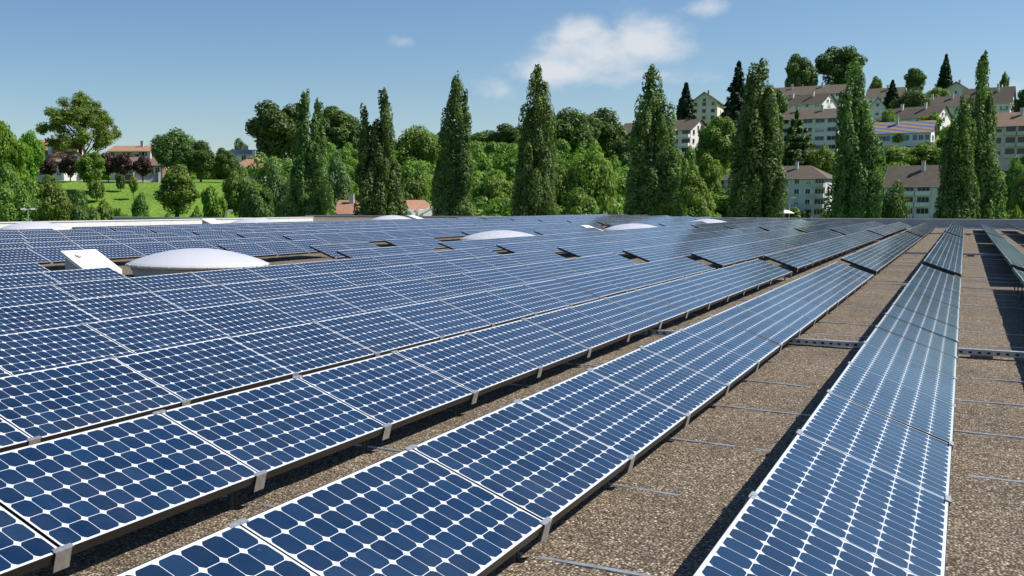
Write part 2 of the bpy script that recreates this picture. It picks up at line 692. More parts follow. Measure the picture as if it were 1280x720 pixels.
def parapet(name, label, x0, x1, y0, y1, z0, z1, cope=.05, wm='wallgrey', cm='coping'):
    e = empty(name, ((x0 + x1) / 2, (y0 + y1) / 2, z0), 0, label, 'parapet')
    X, Y = (x0 + x1) / 2, (y0 + y1) / 2
    w = MB()
    w.box(x0 - X, x1 - X, y0 - Y, y1 - Y, 0, z1 - z0)
    w.build('wall', M[wm], e)
    c = MB()
    # coping in sheet lengths with narrow joints
    long_x = (x1 - x0) > (y1 - y0)
    Lh = (x1 - x0) if long_x else (y1 - y0)
    n = max(1, int(Lh / 3.0))
    for i in range(n):
        a, b = -Lh / 2 + Lh * i / n + .004, -Lh / 2 + Lh * (i + 1) / n - .004
        if long_x:
            c.box(a, b, y0 - Y - .04, y1 - Y + .04, z1 - z0 + .002, z1 - z0 + cope)
        else:
            c.box(x0 - X - .04, x1 - X + .04, a, b, z1 - z0 + .002, z1 - z0 + cope)
    c.build('coping', M[cm], e)
    return e


pf = parapet('roof_parapet', 'grey parapet wall along the far edge of the roof, pale sheet on top', -60, RX1, RY1, RY1 + .35, -.2, .69)
fl = MB()
for i in range(28):
    a = -40.4 + 66.4 * i / 28
    fl.box(a + .01 - (RX1 - 60) / 2, a + 66.4 / 28 - .01 - (RX1 - 60) / 2, -.175 - .26, -.178, .2 + roof_z(a) - .01, .2 + roof_z(a) + .09)
fl.build('flashing', M['flash'], pf)
parapet('roof_parapet', 'long white parapet along the left edge of the roof, in full sun', RX0 - .35, RX0, RY0, 67.0, .2, .90, wm='coping')
parapet('roof_parapet', 'grey parapet piece on the set-back wing behind the white parapet', -60, RX0 - .36, 67.0, 67.3, .2, .80)

# ------------------------------------------------------------------ solar panel rows
TILT = R(20.7)
CT, ST = math.cos(TILT), math.sin(TILT)
PITCH_Y = 1.572
ROW_DX = 1.6605
SECT = [(.28 - 2 * PITCH_Y, 19), (27.95, 20), (60.3, 20)]     # first seam of the near, middle and far section


def make_panel_meshes():
    g = MB()
    e = .0028
    g.add([(e, e, 0), (PW - e, e, 0), (PW - e, PL - e, 0), (e, PL - e, 0)], [(0, 1, 2, 3)], 0)
    glass = g.mesh('panel', [M['glass'], M['frame']])
    f = MB()
    lip = .0028
    h = .0012
    for (a, b, c, d) in ((0, lip, 0, PL), (PW - lip, PW, 0, PL), (lip, PW - lip, 0, lip), (lip, PW - lip, PL - lip, PL)):
        f.box(a, b, c, d, -PT, h)
    # return flange below
    for (a, b, c, d) in ((lip, .03, lip, PL - lip), (PW - .03, PW - lip, lip, PL - lip)):
        f.box(a, b, c, d, -PT, -PT + .003)
    frame = f.mesh('frame', [M['frame']])
    w = MB()
    w.add([(e, e, 0), (PW - e, e, 0), (PW - e, PL - e, 0), (e, PL - e, 0)], [(0, 1, 2, 3)], 0)
    for (a, b, c, d) in ((0, lip, 0, PL), (PW - lip, PW, 0, PL), (lip, PW - lip, 0, lip), (lip, PW - lip, PL - lip, PL)):
        w.box(a, b, c, d, -PT, h, 1)
    whole = w.mesh('panel', [M['glass'], M['frame']])
    # clamp on the low edge: a strap folded over the edge and hanging down
    c = MB()
    hw = .058
    c.box(-.022, .004, -hw, hw, .004, .0075)
    mt = Matrix.Translation((.0045, 0, .0075)) @ Matrix.Rotation(R(-8), 4, 'Y')
    c.box(0, .003, -hw, hw * .72, -.098, 0, 0, mt)
    for yy in (-.018, .012):
        c.tube((.006, yy, -.072), (.014, yy, -.072), .006, .006, 8)
    clamp = c.mesh('clamp', [M['alu']])
    c2 = MB()
    c2.box(-.006, .018, -hw, hw, .003, .006)
    c2.box(-.009, -.0062, -hw * .8, hw * .8, -.05, .006)
    clamp_hi = c2.mesh('clamp', [M['alu']])
    return glass, frame, whole, clamp, clamp_hi


ME_GLASS, ME_FRAME, ME_WHOLE, ME_CLAMP, ME_CLAMP_HI = make_panel_meshes()


def leg_mesh(h, name):
    b = MB()
    for yy in (-.022, .022):
        b.box(-.010, .010, yy - .003, yy + .003, -.02, h)
    return b.mesh(name, [M['leg']])


LEG_LO, LEG_HI = leg_mesh(.135, 'support_leg'), leg_mesh(.41, 'support_leg')


def pix(P):
    P = np.array(P, float) - [0, 0, EYE]
    d = P @ F_ax
    if d < .25:
        return None
    return PPX + FOC * (P @ r_ax) / d, PPY - FOC * (P @ U_ax) / d, d


# modules left out around the domes: (row, section) -> missing numbers
SKIP = {(7, 0): range(11, 16), (8, 0): range(11, 17), (9, 0): range(11, 16),
        (8, 1): list(range(2, 8)) + list(range(13, 18)), (9, 1): list(range(0, 6)) + list(range(11, 18)),
        (8, 2): range(7, 11), (9, 2): range(7, 11)}
ORD = ['', 'rightmost', 'second', 'third', 'fourth', 'fifth', 'sixth', 'seventh', 'eighth', 'ninth', 'tenth', 'eleventh', 'twelfth', 'thirteenth', 'fourteenth',
       'fifteenth', 'sixteenth', 'seventeenth', 'eighteenth', 'nineteenth']
SEC = ['front', 'middle', 'far']
rp = random.Random(4)


def row_label(n, s, piece, pieces):
    o = ORD[n + 3]
    who = 'rightmost row of solar panels' if n == -2 else '%s row of solar panels from the right' % o
    extra = {(0, 0): ', gravel either side', (1, 0): ', gravel strip alongside', 
             }.get((n, s), '')
    if pieces > 1:
        pc = ['near part of', 'part past a dome in', 'last part of'][piece]
        return '%s %s section, %s' % (pc, SEC[s], who.replace('row of solar panels from the right', 'solar panel row from the right'))
    return '%s section of the %s%s' % (SEC[s], who, extra)


for n in range(-2, 16):
    XL = -.736 - ROW_DX * n
    zt = roof_z(XL) + .467
    RAISE = (0., .035, .05)
    for s, (ys, cnt) in enumerate(SECT):
        ys = ys + float(np.interp(n, [-2, 0, 2, 7, 10, 15], [.05, 0, -.08, -.75, -1.0, -1.35]))
        ks = []
        for k in range(cnt):
            if k in SKIP.get((n, s), []):
                continue
            y0 = ys + k * PITCH_Y
            hit = False
            for (xx, zz) in ((XL, zt), (XL + PW * CT, zt - PW * ST)):
                for yy in (y0, y0 + PL):
                    q = pix((xx, yy, zz))
                    if q and -200 < q[0] < 1380 and 150 < q[1] < 800:
                        hit = True
            if hit:
                ks.append(k)
        runs = []
        for k in ks:
            if runs and runs[-1][-1] == k - 1:
                runs[-1].append(k)
            else:
                runs.append([k])
        for pi, run in enumerate(runs):
            y0 = ys + run[0] * PITCH_Y
            e = empty('solar_panel_row', (XL, y0, roof_z(XL)), 0, row_label(n, s, pi, len(runs)), 'solar panels', 'rows of solar panels across the roof')
            near = s == 0 and n <= 6
            for k in run:
                y = ys + k * PITCH_Y - y0
                rot = (R(rp.gauss(0, .10)), TILT + R(rp.gauss(0, .16)), 0)
                loc = (0, y, .467 + RAISE[s] + rp.gauss(0, .0012))
                if near:
                    p = link('panel', ME_GLASS, e, loc, rot)
                    link('frame', ME_FRAME, p)
                else:
                    link('panel', ME_WHOLE, e, loc, rot)
            for j in range(len(run) + 1):
                yj = (run[0] + j) * PITCH_Y + ys - y0 - (PITCH_Y - PL) / 2
                if j == 0: yj += .05
                if j == len(run): yj -= .05
                if s == 0 or (n <= 3 and s == 1):
                    link('clamp', ME_CLAMP, e, (PW * CT, yj, .467 + RAISE[s] - PW * ST), (0, TILT, 0))
                    if near:
                        link('clamp', ME_CLAMP_HI, e, (0, yj, .467), (0, TILT, 0))
                        link('support_leg', LEG_LO, e, (PW * CT - .13, yj - .09, .0))
                        link('support_leg', LEG_HI, e, (.05, yj, .0))

# rails half sunk in the gravel, one under every seam
rr = random.Random(9)
for s, (ys, cnt) in enumerate(SECT[:2]):
    for k in range(cnt + 1):
        y = ys + k * PITCH_Y - .006
        if y < 3.5 or y > 46:
            continue
        mb = MB()
        x0, x1 = -6.2, 4.6
        N_ = 110
        ph = rr.uniform(0, 50)
        vs = []
        for i in range(N_ + 1):
            x = x0 + (x1 - x0) * i / N_
            z = roof_z(x) + .002 + .028 * noise.noise((x * .55, ph, 0))
            vs += [(x, y - .018, z - .03), (x, y - .018, z), (x, y + .018, z), (x, y + .018, z - .03)]
        fs = []
        for i in range(N_):
            a, b = i * 4, i * 4 + 4
            for q in range(3):
                fs.append((a + q, a + q + 1, b + q + 1, b + q))
        o = mb.add(vs, fs).build('steel_rail', M['galv'])
        tag(o, 'thin steel rail half buried in the gravel, crossing under the panel rows', 'rail', 'rails sunk in the gravel')

# perforated cable trays across the rows


def cable_tray(y, x0, x1, label):
    e = empty('cable_tray', ((x0 + x1) / 2, y, roof_z((x0 + x1) / 2)), 0, label, 'cable tray')
    X = (x0 + x1) / 2
    Lh = (x1 - x0) / 2
    b = MB()
    b.box(-Lh, Lh, -.055, .055, .092, .096)             # lid
    b.box(-Lh, Lh, .051, .055, .03, .092)
    # perforated front side: bars around slots
    b.box(-Lh, Lh, -.055, -.051, .074, .092)
    b.box(-Lh, Lh, -.055, -.051, .03, .048)
    nn = int(2 * Lh / .09)
    for i in range(nn):
        xx = -Lh + 2 * Lh * i / nn
        b.box(xx, xx + .055, -.055, -.051, .048, .074)
    b.build('tray', M['galv'], e)
    d = MB()
    d.box(-Lh + .01, Lh - .01, -.045, .045, .034, .085)
    d.build('cables', M['frame'], e)
    for i in range(int(2 * Lh / 1.2) + 1):
        xx = -Lh + .25 + i * 1.2
        if xx > Lh - .1: break
        f = MB()
        f.box(xx - .11, xx + .11, -.09, .07, -.01, .029)
        f.build('foot', M['leg'], e)


cable_tray(14.55, -6.0, 4.5, 'nearest perforated metal cable tray, crossing the gravel between the rows')
cable_tray(44.0, -6.0, 3.9, 'second cable tray across the gravel, half way to the far parapet')
cable_tray(75.5, -6.0, 3.4, 'farthest cable tray, close to the far parapet')

# ------------------------------------------------------------------ skylight domes and vent boxes


def dome(x, y, label, r=1.43, sink=0.):
    z = roof_z(x) - sink
    e = empty('skylight_dome', (x, y, z), 0, label, 'skylight', 'domed skylights on the roof')
    b = MB()
    b.lathe([(r - .16, -.05 + sink), (r - .16, sink * .9), (r - .05, .27), (r - .20, .27)], 64)
    b.build('upstand', M['curb'], e, True)
    rim = MB()
    rim.lathe([(r - .08, .272), (r + .02, .272), (r + .03, .29), (r + .03, .315), (r, .33), (r - .1, .335)], 64)
    for k in range(24):
        a = 2 * math.pi * k / 24
        rim.tube(((r + .03) * math.cos(a), (r + .03) * math.sin(a), .303), ((r + .045) * math.cos(a), (r + .045) * math.sin(a), .303), .014, .014, 6)
    rim.build('rim', M['flash'], e, True)
    d = MB()
    prof = [(r - .02, .333)]
    for i in range(1, 15):
        t = i / 14
        rr_ = (r - .04) * math.cos(t * math.pi / 2)
        prof.append((max(rr_, .004),   .335 + .29 * (math.cos(math.pi * rr_ / (r - .02) / 2)) ** .82))
    d.lathe(prof, 72)
    d.build('dome', M['opal'], e, True)


dome(-13.25, 17.35, 'largest white domed skylight, nearest, beside the white slanted vent box')
dome(-13.7, 35.5, 'white domed skylight in the middle of the panels, second nearest')
dome(-13.6, 52.8, 'white domed skylight with a slanted vent beside it, in front of the tall poplar')
dome(-14.0, 72.5, 'small white domed skylight near the far parapet')
dome(-33.0, 32.0, 'white domed skylight by the white parapet at the left edge', sink=.06)
dome(-33.0, 48.5, 'white domed skylight by the far end of the white parapet', sink=.06)
dome(-33.5, 66.0, 'small white domed skylight in front of the white gabled house', sink=.05)


def vent_box(x, y, w, l, h0, h1, label):
    """box with a lid that slopes down to +X"""
    e = empty('vent_box', (x, y, roof_z(x)), 0, label, 'vent', 'vent boxes beside the skylights')
    b = MB()
    b.add([(-w, 0, -.05), (0, 0, -.05), (0, l, -.05), (-w, l, -.05), (-w, 0, h1), (0, 0, h0), (0, l, h0), (-w, l, h1)],
          [(3, 2, 1, 0), (4, 5, 6, 7), (0, 1, 5, 4), (1, 2, 6, 5), (2, 3, 7, 6), (3, 0, 4, 7)])
    b.build('box', M['curb'], e)
    s = (h1 - h0) / w
    lid = MB()
    o, t = .05, .055

    def zz(xx): return h0 - s * xx + .004
    A = [(-w - o, -o), (o, -o), (o, l + o), (-w - o, l + o)]
    vs = [(a, b_, zz(a)) for a, b_ in A] + [(a, b_, zz(a) + t) for a, b_ in A]
    lid.add(vs, [(3, 2, 1, 0), (4, 5, 6, 7), (0, 1, 5, 4), (1, 2, 6, 5), (2, 3, 7, 6), (3, 0, 4, 7)])
    lid.box(o + .001, o + .02, -o, l + o, zz(o) - .12, zz(o) + t)
    lid.build('lid', M['boxwhite'], e)
    hnd = MB()
    hnd.tube((-w * .75, l * .25, zz(-w * .75) + t), (-w * .75, l * .25, zz(-w * .75) + t + .03), .07, .06, 12)
    hnd.build('cap', M['flash'], e)


vent_box(-12.66, 13.45, .50, .78, .36, .64, 'white vent box with sloping lid, in front of the largest dome')
vent_box(-13.9, 48.6, 1.0, 1.0, .16, .50, 'dark sided vent box with white lid left of the dome by the tall poplar')
vent_box(-32.5, 44.0, .8, 1.0, .18, .48, 'vent box with raised dark side in front of the white parapet')
vent_box(-32.8, 69.0, .9, 1.0, .18, .45, 'white vent box below the gabled house, right of a dome')

# ------------------------------------------------------------------ buildings


def building(name, label, x_r, d, yb, ye, yr, px_front, W, alpha, wall='plaster', roof='tile_brown', storeys=3, fcols=5, ecols=2, shutters=None,
             ridge='x', rtype='gable', balconies=(), chimney=False, over=.6, wood=False, base_extra=3., win_w=1.2, group=None, cat='building'):
    """x_r: picture column of the front right corner; alpha: turn against the line of sight (right end comes into view)"""
    th = math.atan((x_r - PPX) / FOC)
    rz = YAW - th - R(alpha)
    z0 = at(x_r, yb, d)[2]
    ze = at(x_r, ye, d)[2] - z0
    zr = at(x_r, yr, d)[2] - z0
    Lf = px_front * d * math.cos(th) / FOC / max(.3, math.cos(R(alpha)))
    p = at(x_r, yb, d)
    e = empty(name, (p[0], p[1], z0), rz, label, cat, group)
    w = MB()
    if ridge == 'x':
        vs = [(-Lf, 0, -base_extra), (0, 0, -base_extra), (0, W, -base_extra), (-Lf, W, -base_extra), (-Lf, 0, ze), (0, 0, ze), (0, W, ze), (-Lf, W, ze)]
        fs = [(0, 1, 5, 4), (2, 3, 7, 6)]
        if rtype == 'gable':
            vs += [(0, W / 2, zr - .12), (-Lf, W / 2, zr - .12)]
            fs += [(1, 2, 6, 8, 5), (3, 0, 4, 9, 7)]
        else:
            fs += [(1, 2, 6, 5), (3, 0, 4, 7)]
    else:
        vs = [(-Lf, 0, -base_extra), (0, 0, -base_extra), (0, W, -base_extra), (-Lf, W, -base_extra), (-Lf, 0, ze), (0, 0, ze), (0, W, ze), (-Lf, W, ze),
              (-Lf / 2, 0, zr - .12), (-Lf / 2, W, zr - .12)]
        fs = [(0, 1, 5, 8, 4), (2, 3, 7, 9, 6), (1, 2, 6, 5), (3, 0, 4, 7)]
    w.add(vs, fs)
    w.build('wall', M[wall], e)
    rf = MB()
    o, t = over, .22
    sl = (zr - ze) / ((W if ridge == 'x' else Lf) / 2)
    if rtype == 'flat':
        rf.box(-Lf - .2, .2, -.2, W + .2, ze + .002, ze + .35)
    elif rtype == 'hip':
        hh = min(W, Lf) / 2
        lo = ze - sl * o
        base = [(-Lf - o, -o, lo), (o, -o, lo), (o, W + o, lo), (-Lf - o, W + o, lo)]
        rdg = [(-Lf + hh * .9, W / 2, zr), (-hh * .9, W / 2, zr)]
        vs = base + rdg + [(x_, y_, z_ - t) for x_, y_, z_ in base]
        rf.add(vs, [(0, 1, 5, 4), (1, 2, 5), (2, 3, 4, 5), (3, 0, 4), (0, 6, 7, 1), (1, 7, 8, 2), (2, 8, 9, 3), (3, 9, 6, 0), (6, 9, 8, 7)])
    elif ridge == 'x':
        lo = ze - sl * o
        prof = [(-o, lo), (W / 2, zr), (W + o, lo)]
        vs = [(xx, y_, z_ + .02) for xx in (-Lf - o, o) for y_, z_ in prof] + [(xx, y_, z_ - t + .02) for xx in (-Lf - o, o) for y_, z_ in prof]
        rf.add(vs, [(0, 3, 4, 1), (1, 4, 5, 2), (6, 7, 10, 9), (7, 8, 11, 10), (0, 1, 7, 6), (1, 2, 8, 7), (3, 9, 10, 4), (4, 10, 11, 5), (0, 6, 9, 3), (2, 5, 11, 8)])
    else:
        lo = ze - sl * o
        prof = [(-Lf - o, lo), (-Lf / 2, zr), (o, lo)]
        vs = [(x_, yy, z_ + .02) for yy in (-o, W + o) for x_, z_ in prof] + [(x_, yy, z_ - t + .02) for yy in (-o, W + o) for x_, z_ in prof]
        rf.add(vs, [(0, 1, 4, 3), (1, 2, 5, 4), (6, 9, 10, 7), (7, 10, 11, 8), (0, 6, 7, 1), (1, 7, 8, 2), (3, 4, 10, 9), (4, 5, 11, 10), (0, 3, 9, 6), (2, 8, 11, 5)])
    ro = rf.build('roof', M[roof], e)
    if rtype == 'gable':
        # pale barge boards on the right-hand verge
        pass
    for cfrac in ((.62,) if chimney else (.3, .72) if Lf > 14 else (.45,)):
        if rtype == 'flat': break
        c = MB()
        cx = -Lf * cfrac
        c.box(cx - .35, cx + .35, W * .34, W * .34 + .6, ze + (zr - ze) * .4, zr + .9)
        c.box(cx - .42, cx + .42, W * .34 - .07, W * .34 + .67, zr + .902, zr + 1.0)
        c.build('chimney', M['concrete'], ro)
    # windows
    st = ze / storeys
    wh, ww = min(1.45, st * .5), win_w
    wm = MB()
    fr = .09
    for (a, b, c_, d_) in ((-ww / 2, -ww / 2 + fr, 0, wh), (ww / 2 - fr, ww / 2, 0, wh), (-ww / 2 + fr, ww / 2 - fr, 0, fr), (-ww / 2 + fr, ww / 2 - fr, wh - fr, wh), (-.035, .035, fr, wh - fr)):
        wm.box(a, b, -.06, .0, c_, d_, 0)
    wm.box(-ww / 2 + fr, ww / 2 - fr, -.025, -.005, fr, wh - fr, 1)
    wm.box(-ww / 2 - .1, ww / 2 + .1, -.16, 0, -.1, -.002, 2)
    if shutters:
        for sgn in (-1, 1):
            a = sgn * (ww / 2 + .02)
            b = sgn * (ww / 2 + .02 + ww * .48)
            wm.box(min(a, b), max(a, b), -.07, -.01, -.02, wh + .02, 3)
    wmats = [M['woodframe'] if wood else M['winframe'], M['pane'], M['concrete'], M[shutters] if shutters else M['concrete'], M['blind']]
    wme = wm.mesh('window', wmats)
    wmes = [wme, wme, wme]
    for drop, curtain in ((.45, False), (.8, False), (0, True)):
        vb = MB()
        vb.v, vb.f, vb.m = list(wm.v), list(wm.f), list(wm.m)
        if drop:
            vb.box(-ww / 2 + fr, ww / 2 - fr, -.05, -.027, wh - fr - (wh - 2 * fr) * drop, wh - fr, 4)
        else:
            vb.box(-ww / 2 + fr, -ww / 2 + fr + ww * .2, -.035, -.027, fr, wh - fr, 4)
            vb.box(ww / 2 - fr - ww * .2, ww / 2 - fr, -.035, -.027, fr, wh - fr, 4)
        wmes.append(vb.mesh('window', wmats))
    wr = random.Random(hash(round(x_r * 7 + d)) & 65535)
    for s_ in range(storeys):
        zz = s_ * st + st * .36
        for k in range(fcols):
            if k in balconies:
                continue
            xx = -Lf * (k + .5) / fcols
            link('window', wr.choice(wmes), e, (xx, -.001, zz))
        for k in range(ecols):
            yy = W * (k + .5) / ecols
            link('window', wr.choice(wmes), e, (.001, yy, zz), (0, 0, math.pi / 2))
    # gutter along the eave and a downpipe at the corner
    if rtype != 'flat' and ridge == 'x':
        gm = MB()
        lo_ = ze - sl * o
        gm.tube((-Lf - o, -o - .07, lo_ - .1), (o, -o - .07, lo_ - .1), .09, .09, 6)
        gm.build('gutter', M['galv'], e)
        gp = MB()
        gp.tube((-.25, -.08, -base_extra), (-.25, -.08, ze - .05), .06, .06, 6)
        gp.build('downpipe', M['galv'], e)
    if ridge == 'y' or (rtype == 'gable' and ecols and zr - ze > 2.2):
        if ridge == 'y':
            link('window', wme, e, (-Lf / 2, -.001, ze + .05)).scale = (.8, 1, .8)
        else:
            for dy in (-1.1, 1.1):
                link('window', wme, e, (.001, W / 2 + dy, ze + .02), (0, 0, math.pi / 2)).scale = (.75, 1, .75)
    for bcol in balconies:
        xx = -Lf * (bcol + .5) / fcols
        bw = Lf / fcols * .46
        for s_ in range(storeys):
            zz = s_ * st
            b = MB()
            b.box(xx - bw, xx + bw, -1.25, -.003, zz + .02, zz + .18)
            b.box(xx - bw, xx + bw, -1.25, -1.17, zz + .182, zz + 1.0)
            for sx in (xx - bw, xx + bw - .08):
                b.box(sx, sx + .08, -1.168, -.003, zz + .182, zz + 1.0)
            b.build('balcony', M['concrete' if wall != 'plaster' else 'plaster'], e)
            dw = MB()
            dw.box(xx - bw * .85, xx + bw * .85, -.03, -.004, zz + .2, zz + st * .86, 1)
            for q in (-.85, -.28, .28, .78):
                dw.box(xx + bw * q, xx + bw * q + .08, -.05, -.031, zz + .2, zz + st * .86, 0)
            dw.build('balcony_door', [M['woodframe'] if wood else M['winframe'], M['pane']], e)
    return e


B = building
B('apartment_block', 'white five storey apartment block with sunlit gable end and side balconies', 862, 330, 205, 160.5, 147, 96, 11.5, 27, storeys=4, fcols=8, ecols=3,
  shutters=None, balconies=(0, 2), wood=True, base_extra=5)
B('gabled_house', 'cream gabled house high on the hill above the white block', 896, 380, 152, 126, 114, 33, 16, 8, wall='cream', roof='tile_dark', storeys=3, fcols=3, ecols=1,
  ridge='y', wood=True, over=.9, base_extra=9)
B('apartment_block', 'topmost long brown roofed block under the two round hilltop trees', 1052, 410, 150, 114.5, 103.5, 92, 11, 4, storeys=4, fcols=9, ecols=1, balconies=(0, 1), base_extra=9)
B('apartment_block', 'upper middle block with long brown roof and white gable end', 1026, 370, 162, 127, 115, 62, 9, 30, storeys=4, fcols=5, ecols=1, win_w=1.8, base_extra=9)
B('apartment_block', 'wide white block with three rows of triple windows on the slope', 1046, 325, 190, 145.5, 133.5, 76, 10, 5, storeys=4, fcols=5, ecols=1, shutters=None, win_w=2.6, base_extra=9)
B('house', 'house with blue and orange striped tile roof and blue shutters', 1163, 300, 181, 163, 149, 74, 9, 6, roof='tile_striped', storeys=1, fcols=3, ecols=1, shutters='shut_blue', chimney=True,
  base_extra=8, win_w=2.0)
B('house', 'long low house with brown roof behind the striped roof, white gable end in sun', 1170, 335, 166, 144, 130, 72, 10, 22, storeys=2, fcols=5, ecols=1, base_extra=9, win_w=1.6)
B('house', 'low house with plain brown roof right above the long brown roofed house', 1205, 365, 142, 130.5, 117.5, 62, 10, 10, storeys=1, fcols=4, ecols=1, base_extra=9)
B('gabled_house', 'dark roofed gabled house on the hilltop behind the twin poplars', 1218, 400, 130, 116, 100.5, 48, 12, 4, roof='tile_dark', wall='greyish', storeys=1, fcols=3, ecols=1, ridge='y',
  over=1.2, base_extra=9)
B('house', 'white house with blue shutters and dark roof right of the twin poplars', 1262, 372, 144, 126, 106, 62, 11, 6, roof='tile_brown', storeys=1, fcols=4, ecols=1, shutters='shut_blue', base_extra=9)
B('apartment_block', 'pale pink block with balconies, white awnings and tan roof at the right edge', 1300, 270, 197, 154, 137, 62, 10, 2, wall='pinkish', roof='tile_tan', storeys=3, fcols=4, ecols=1,
  balconies=(1, 2), wood=True, base_extra=8)
B('apartment_block', 'white three storey block with balconies and big brown roof left of the twin poplars', 1182, 240, 287, 230, 205, 82, 11, 8, storeys=4, fcols=4, ecols=2, balconies=(1, 2), base_extra=5)
B('apartment_block', 'pale block with brown hipped roof and shuttered windows behind a poplar', 1029, 265, 286, 221, 205.5, 144, 11, 14, wall='greyish', rtype='hip', storeys=5, fcols=10, ecols=2,
  shutters='winframe', balconies=(0, 8), base_extra=5)
B('house', 'small building with brown roof left of the tall poplar beside the cream hill', 800, 285, 240, 216, 205, 46, 9, 10, roof='tile_brown', storeys=2, fcols=4, ecols=1, base_extra=5)
B('house', 'hilltop house with two small gables between the hilltop trees and the spruce', 1126, 410, 142, 119, 107, 44, 11, 6, roof='tile_brown', storeys=2, fcols=4, ecols=1, base_extra=9)
B('gabled_house', 'little white gabled annex below the hilltop house', 1106, 372, 150, 133, 121, 20, 9, -4, roof='tile_dark', storeys=1, fcols=1, ecols=1, ridge='y', base_extra=9)
# left side
B('school_wing', 'white wing with orange roof and a band of windows behind the dark round tree', 200, 245, 212, 188, 180, 62, 12, 14, roof='tile_orange', storeys=2, fcols=9, ecols=2, win_w=2.0, base_extra=3)
B('school_wing', 'lower tan roofed wing with brown wall above the lawn', 203, 224, 224, 205, 194, 60, 10, 30, roof='tile_tan', wall='brick', storeys=1, fcols=5, ecols=2, win_w=1.8, base_extra=3)
B('school_wing', 'tan roofed building behind the purple trees on the left', 80, 222, 224, 200, 188, 62, 10, 30, roof='tile_orange', wall='greyish', storeys=2, fcols=5, ecols=2, win_w=1.8, base_extra=3)
B('school_wing', 'white building with blue windows glimpsed under the big airy tree', 96, 248, 212, 186, 173, 74, 10, 10, roof='tile_orange', storeys=2, fcols=7, ecols=1, win_w=2.0, base_extra=3)
B('pavilion', 'square pavilion with orange hipped roof left of the tall dark tree', 331, 228, 226, 207.5, 193, 36, 9, 8, roof='tile_orange', rtype='hip', storeys=1, fcols=4, ecols=1, win_w=1.4, over=1.0, base_extra=3)
B('house', 'grey roofed low house behind the orange hipped pavilion', 322, 262, 205, 192, 186, 34, 9, 6, roof='wallgrey', storeys=1, fcols=3, ecols=1, base_extra=4)
B('house', 'house whose orange roof shows through the trees left of the double poplar', 446, 165, 282, 265, 250, 24, 8, 10, roof='tile_orange', wall='brick', storeys=1, fcols=2, ecols=1, base_extra=6)


def twin_gable_house():
    d, th = 158, math.atan((540 - PPX) / FOC)
    p = at(541, 284, d)
    k = d / FOC
    e = empty('gabled_house', p, YAW - th + .45, 'white house with orange roof and two gables facing the roof', 'house')
    w = MB()
    Wd = 44 * k
    H_ = (284 - 262) * k
    top = (284 - 250) * k
    w.box(-Wd, 0, 1.2, 8, -5, H_)
    for x0 in (-Wd, -2.0):
        xa, xb, xm = x0 - .4, x0 + 2.4, x0 + (.4 if x0 < -3 else 1.9)
        w.add([(xa, 0, -5), (xb, 0, -5), (xb, 1.2, -5), (xa, 1.2, -5), (xa, 0, H_), (xb, 0, H_ - .4), (xb, 1.2, H_ - .4), (xa, 1.2, H_)],
              [(0, 1, 5, 4), (1, 2, 6, 5), (3, 0, 4, 7), (4, 5, 6, 7)])
    w.build('wall', M['plaster'], e)
    r = MB()
    # main slope, and the two barge-boarded gable wings
    r.add([(-Wd - 1, .9, H_ - .3), (1, .9, H_ - .3), (1, 5.0, top), (-Wd - 1, 5.0, top), (1, 9, H_), (-Wd - 1, 9, H_)], [(0, 1, 2, 3), (3, 2, 4, 5)])
    ro = r.build('roof', M['tile_orange'], e)
    for sgn, xa in ((1, -Wd - .8), (-1, .8)):
        v = MB()
        a = Vector((xa, -.35, top - .6))
        b = Vector((xa + sgn * 2.6, -.35, H_ - .55))
        for off in (0,):
            dv = Vector((0, .12, 0))
            up = Vector((0, 0, .38))
            vs = [a, b, b + dv, a + dv, a + up, b + up, b + dv + up, a + dv + up]
            v.add(vs, [(3, 2, 1, 0), (4, 5, 6, 7), (0, 1, 5, 4), (1, 2, 6, 5), (2, 3, 7, 6), (3, 0, 4, 7)])
        v.build('barge_board', M['coping'], e)
    g = MB()
    for sgn, xa in ((1, -Wd - .8), (-1, .8)):
        vs = [(xa, -.2, -5), (xa + sgn * 2.5, -.2, -5), (xa + sgn * 2.5, -.2, H_ - .5), (xa, -.2, top - .55)]
        vs += [(x_, .9, z_) for x_, y_, z_ in vs]
        g.add(vs, [(0, 1, 2, 3), (4, 7, 6, 5), (1, 5, 6, 2), (0, 3, 7, 4), (3, 2, 6, 7)])
    g.build('gable_wall', M['plaster'], e)
    q = MB()
    q.box(-Wd / 2 - 1.3, -Wd / 2 + 1.3, 1.1, 1.19, 0, H_ - .5)
    q.build('window', M['pane'], e)


twin_gable_house()

# ------------------------------------------------------------------ trees


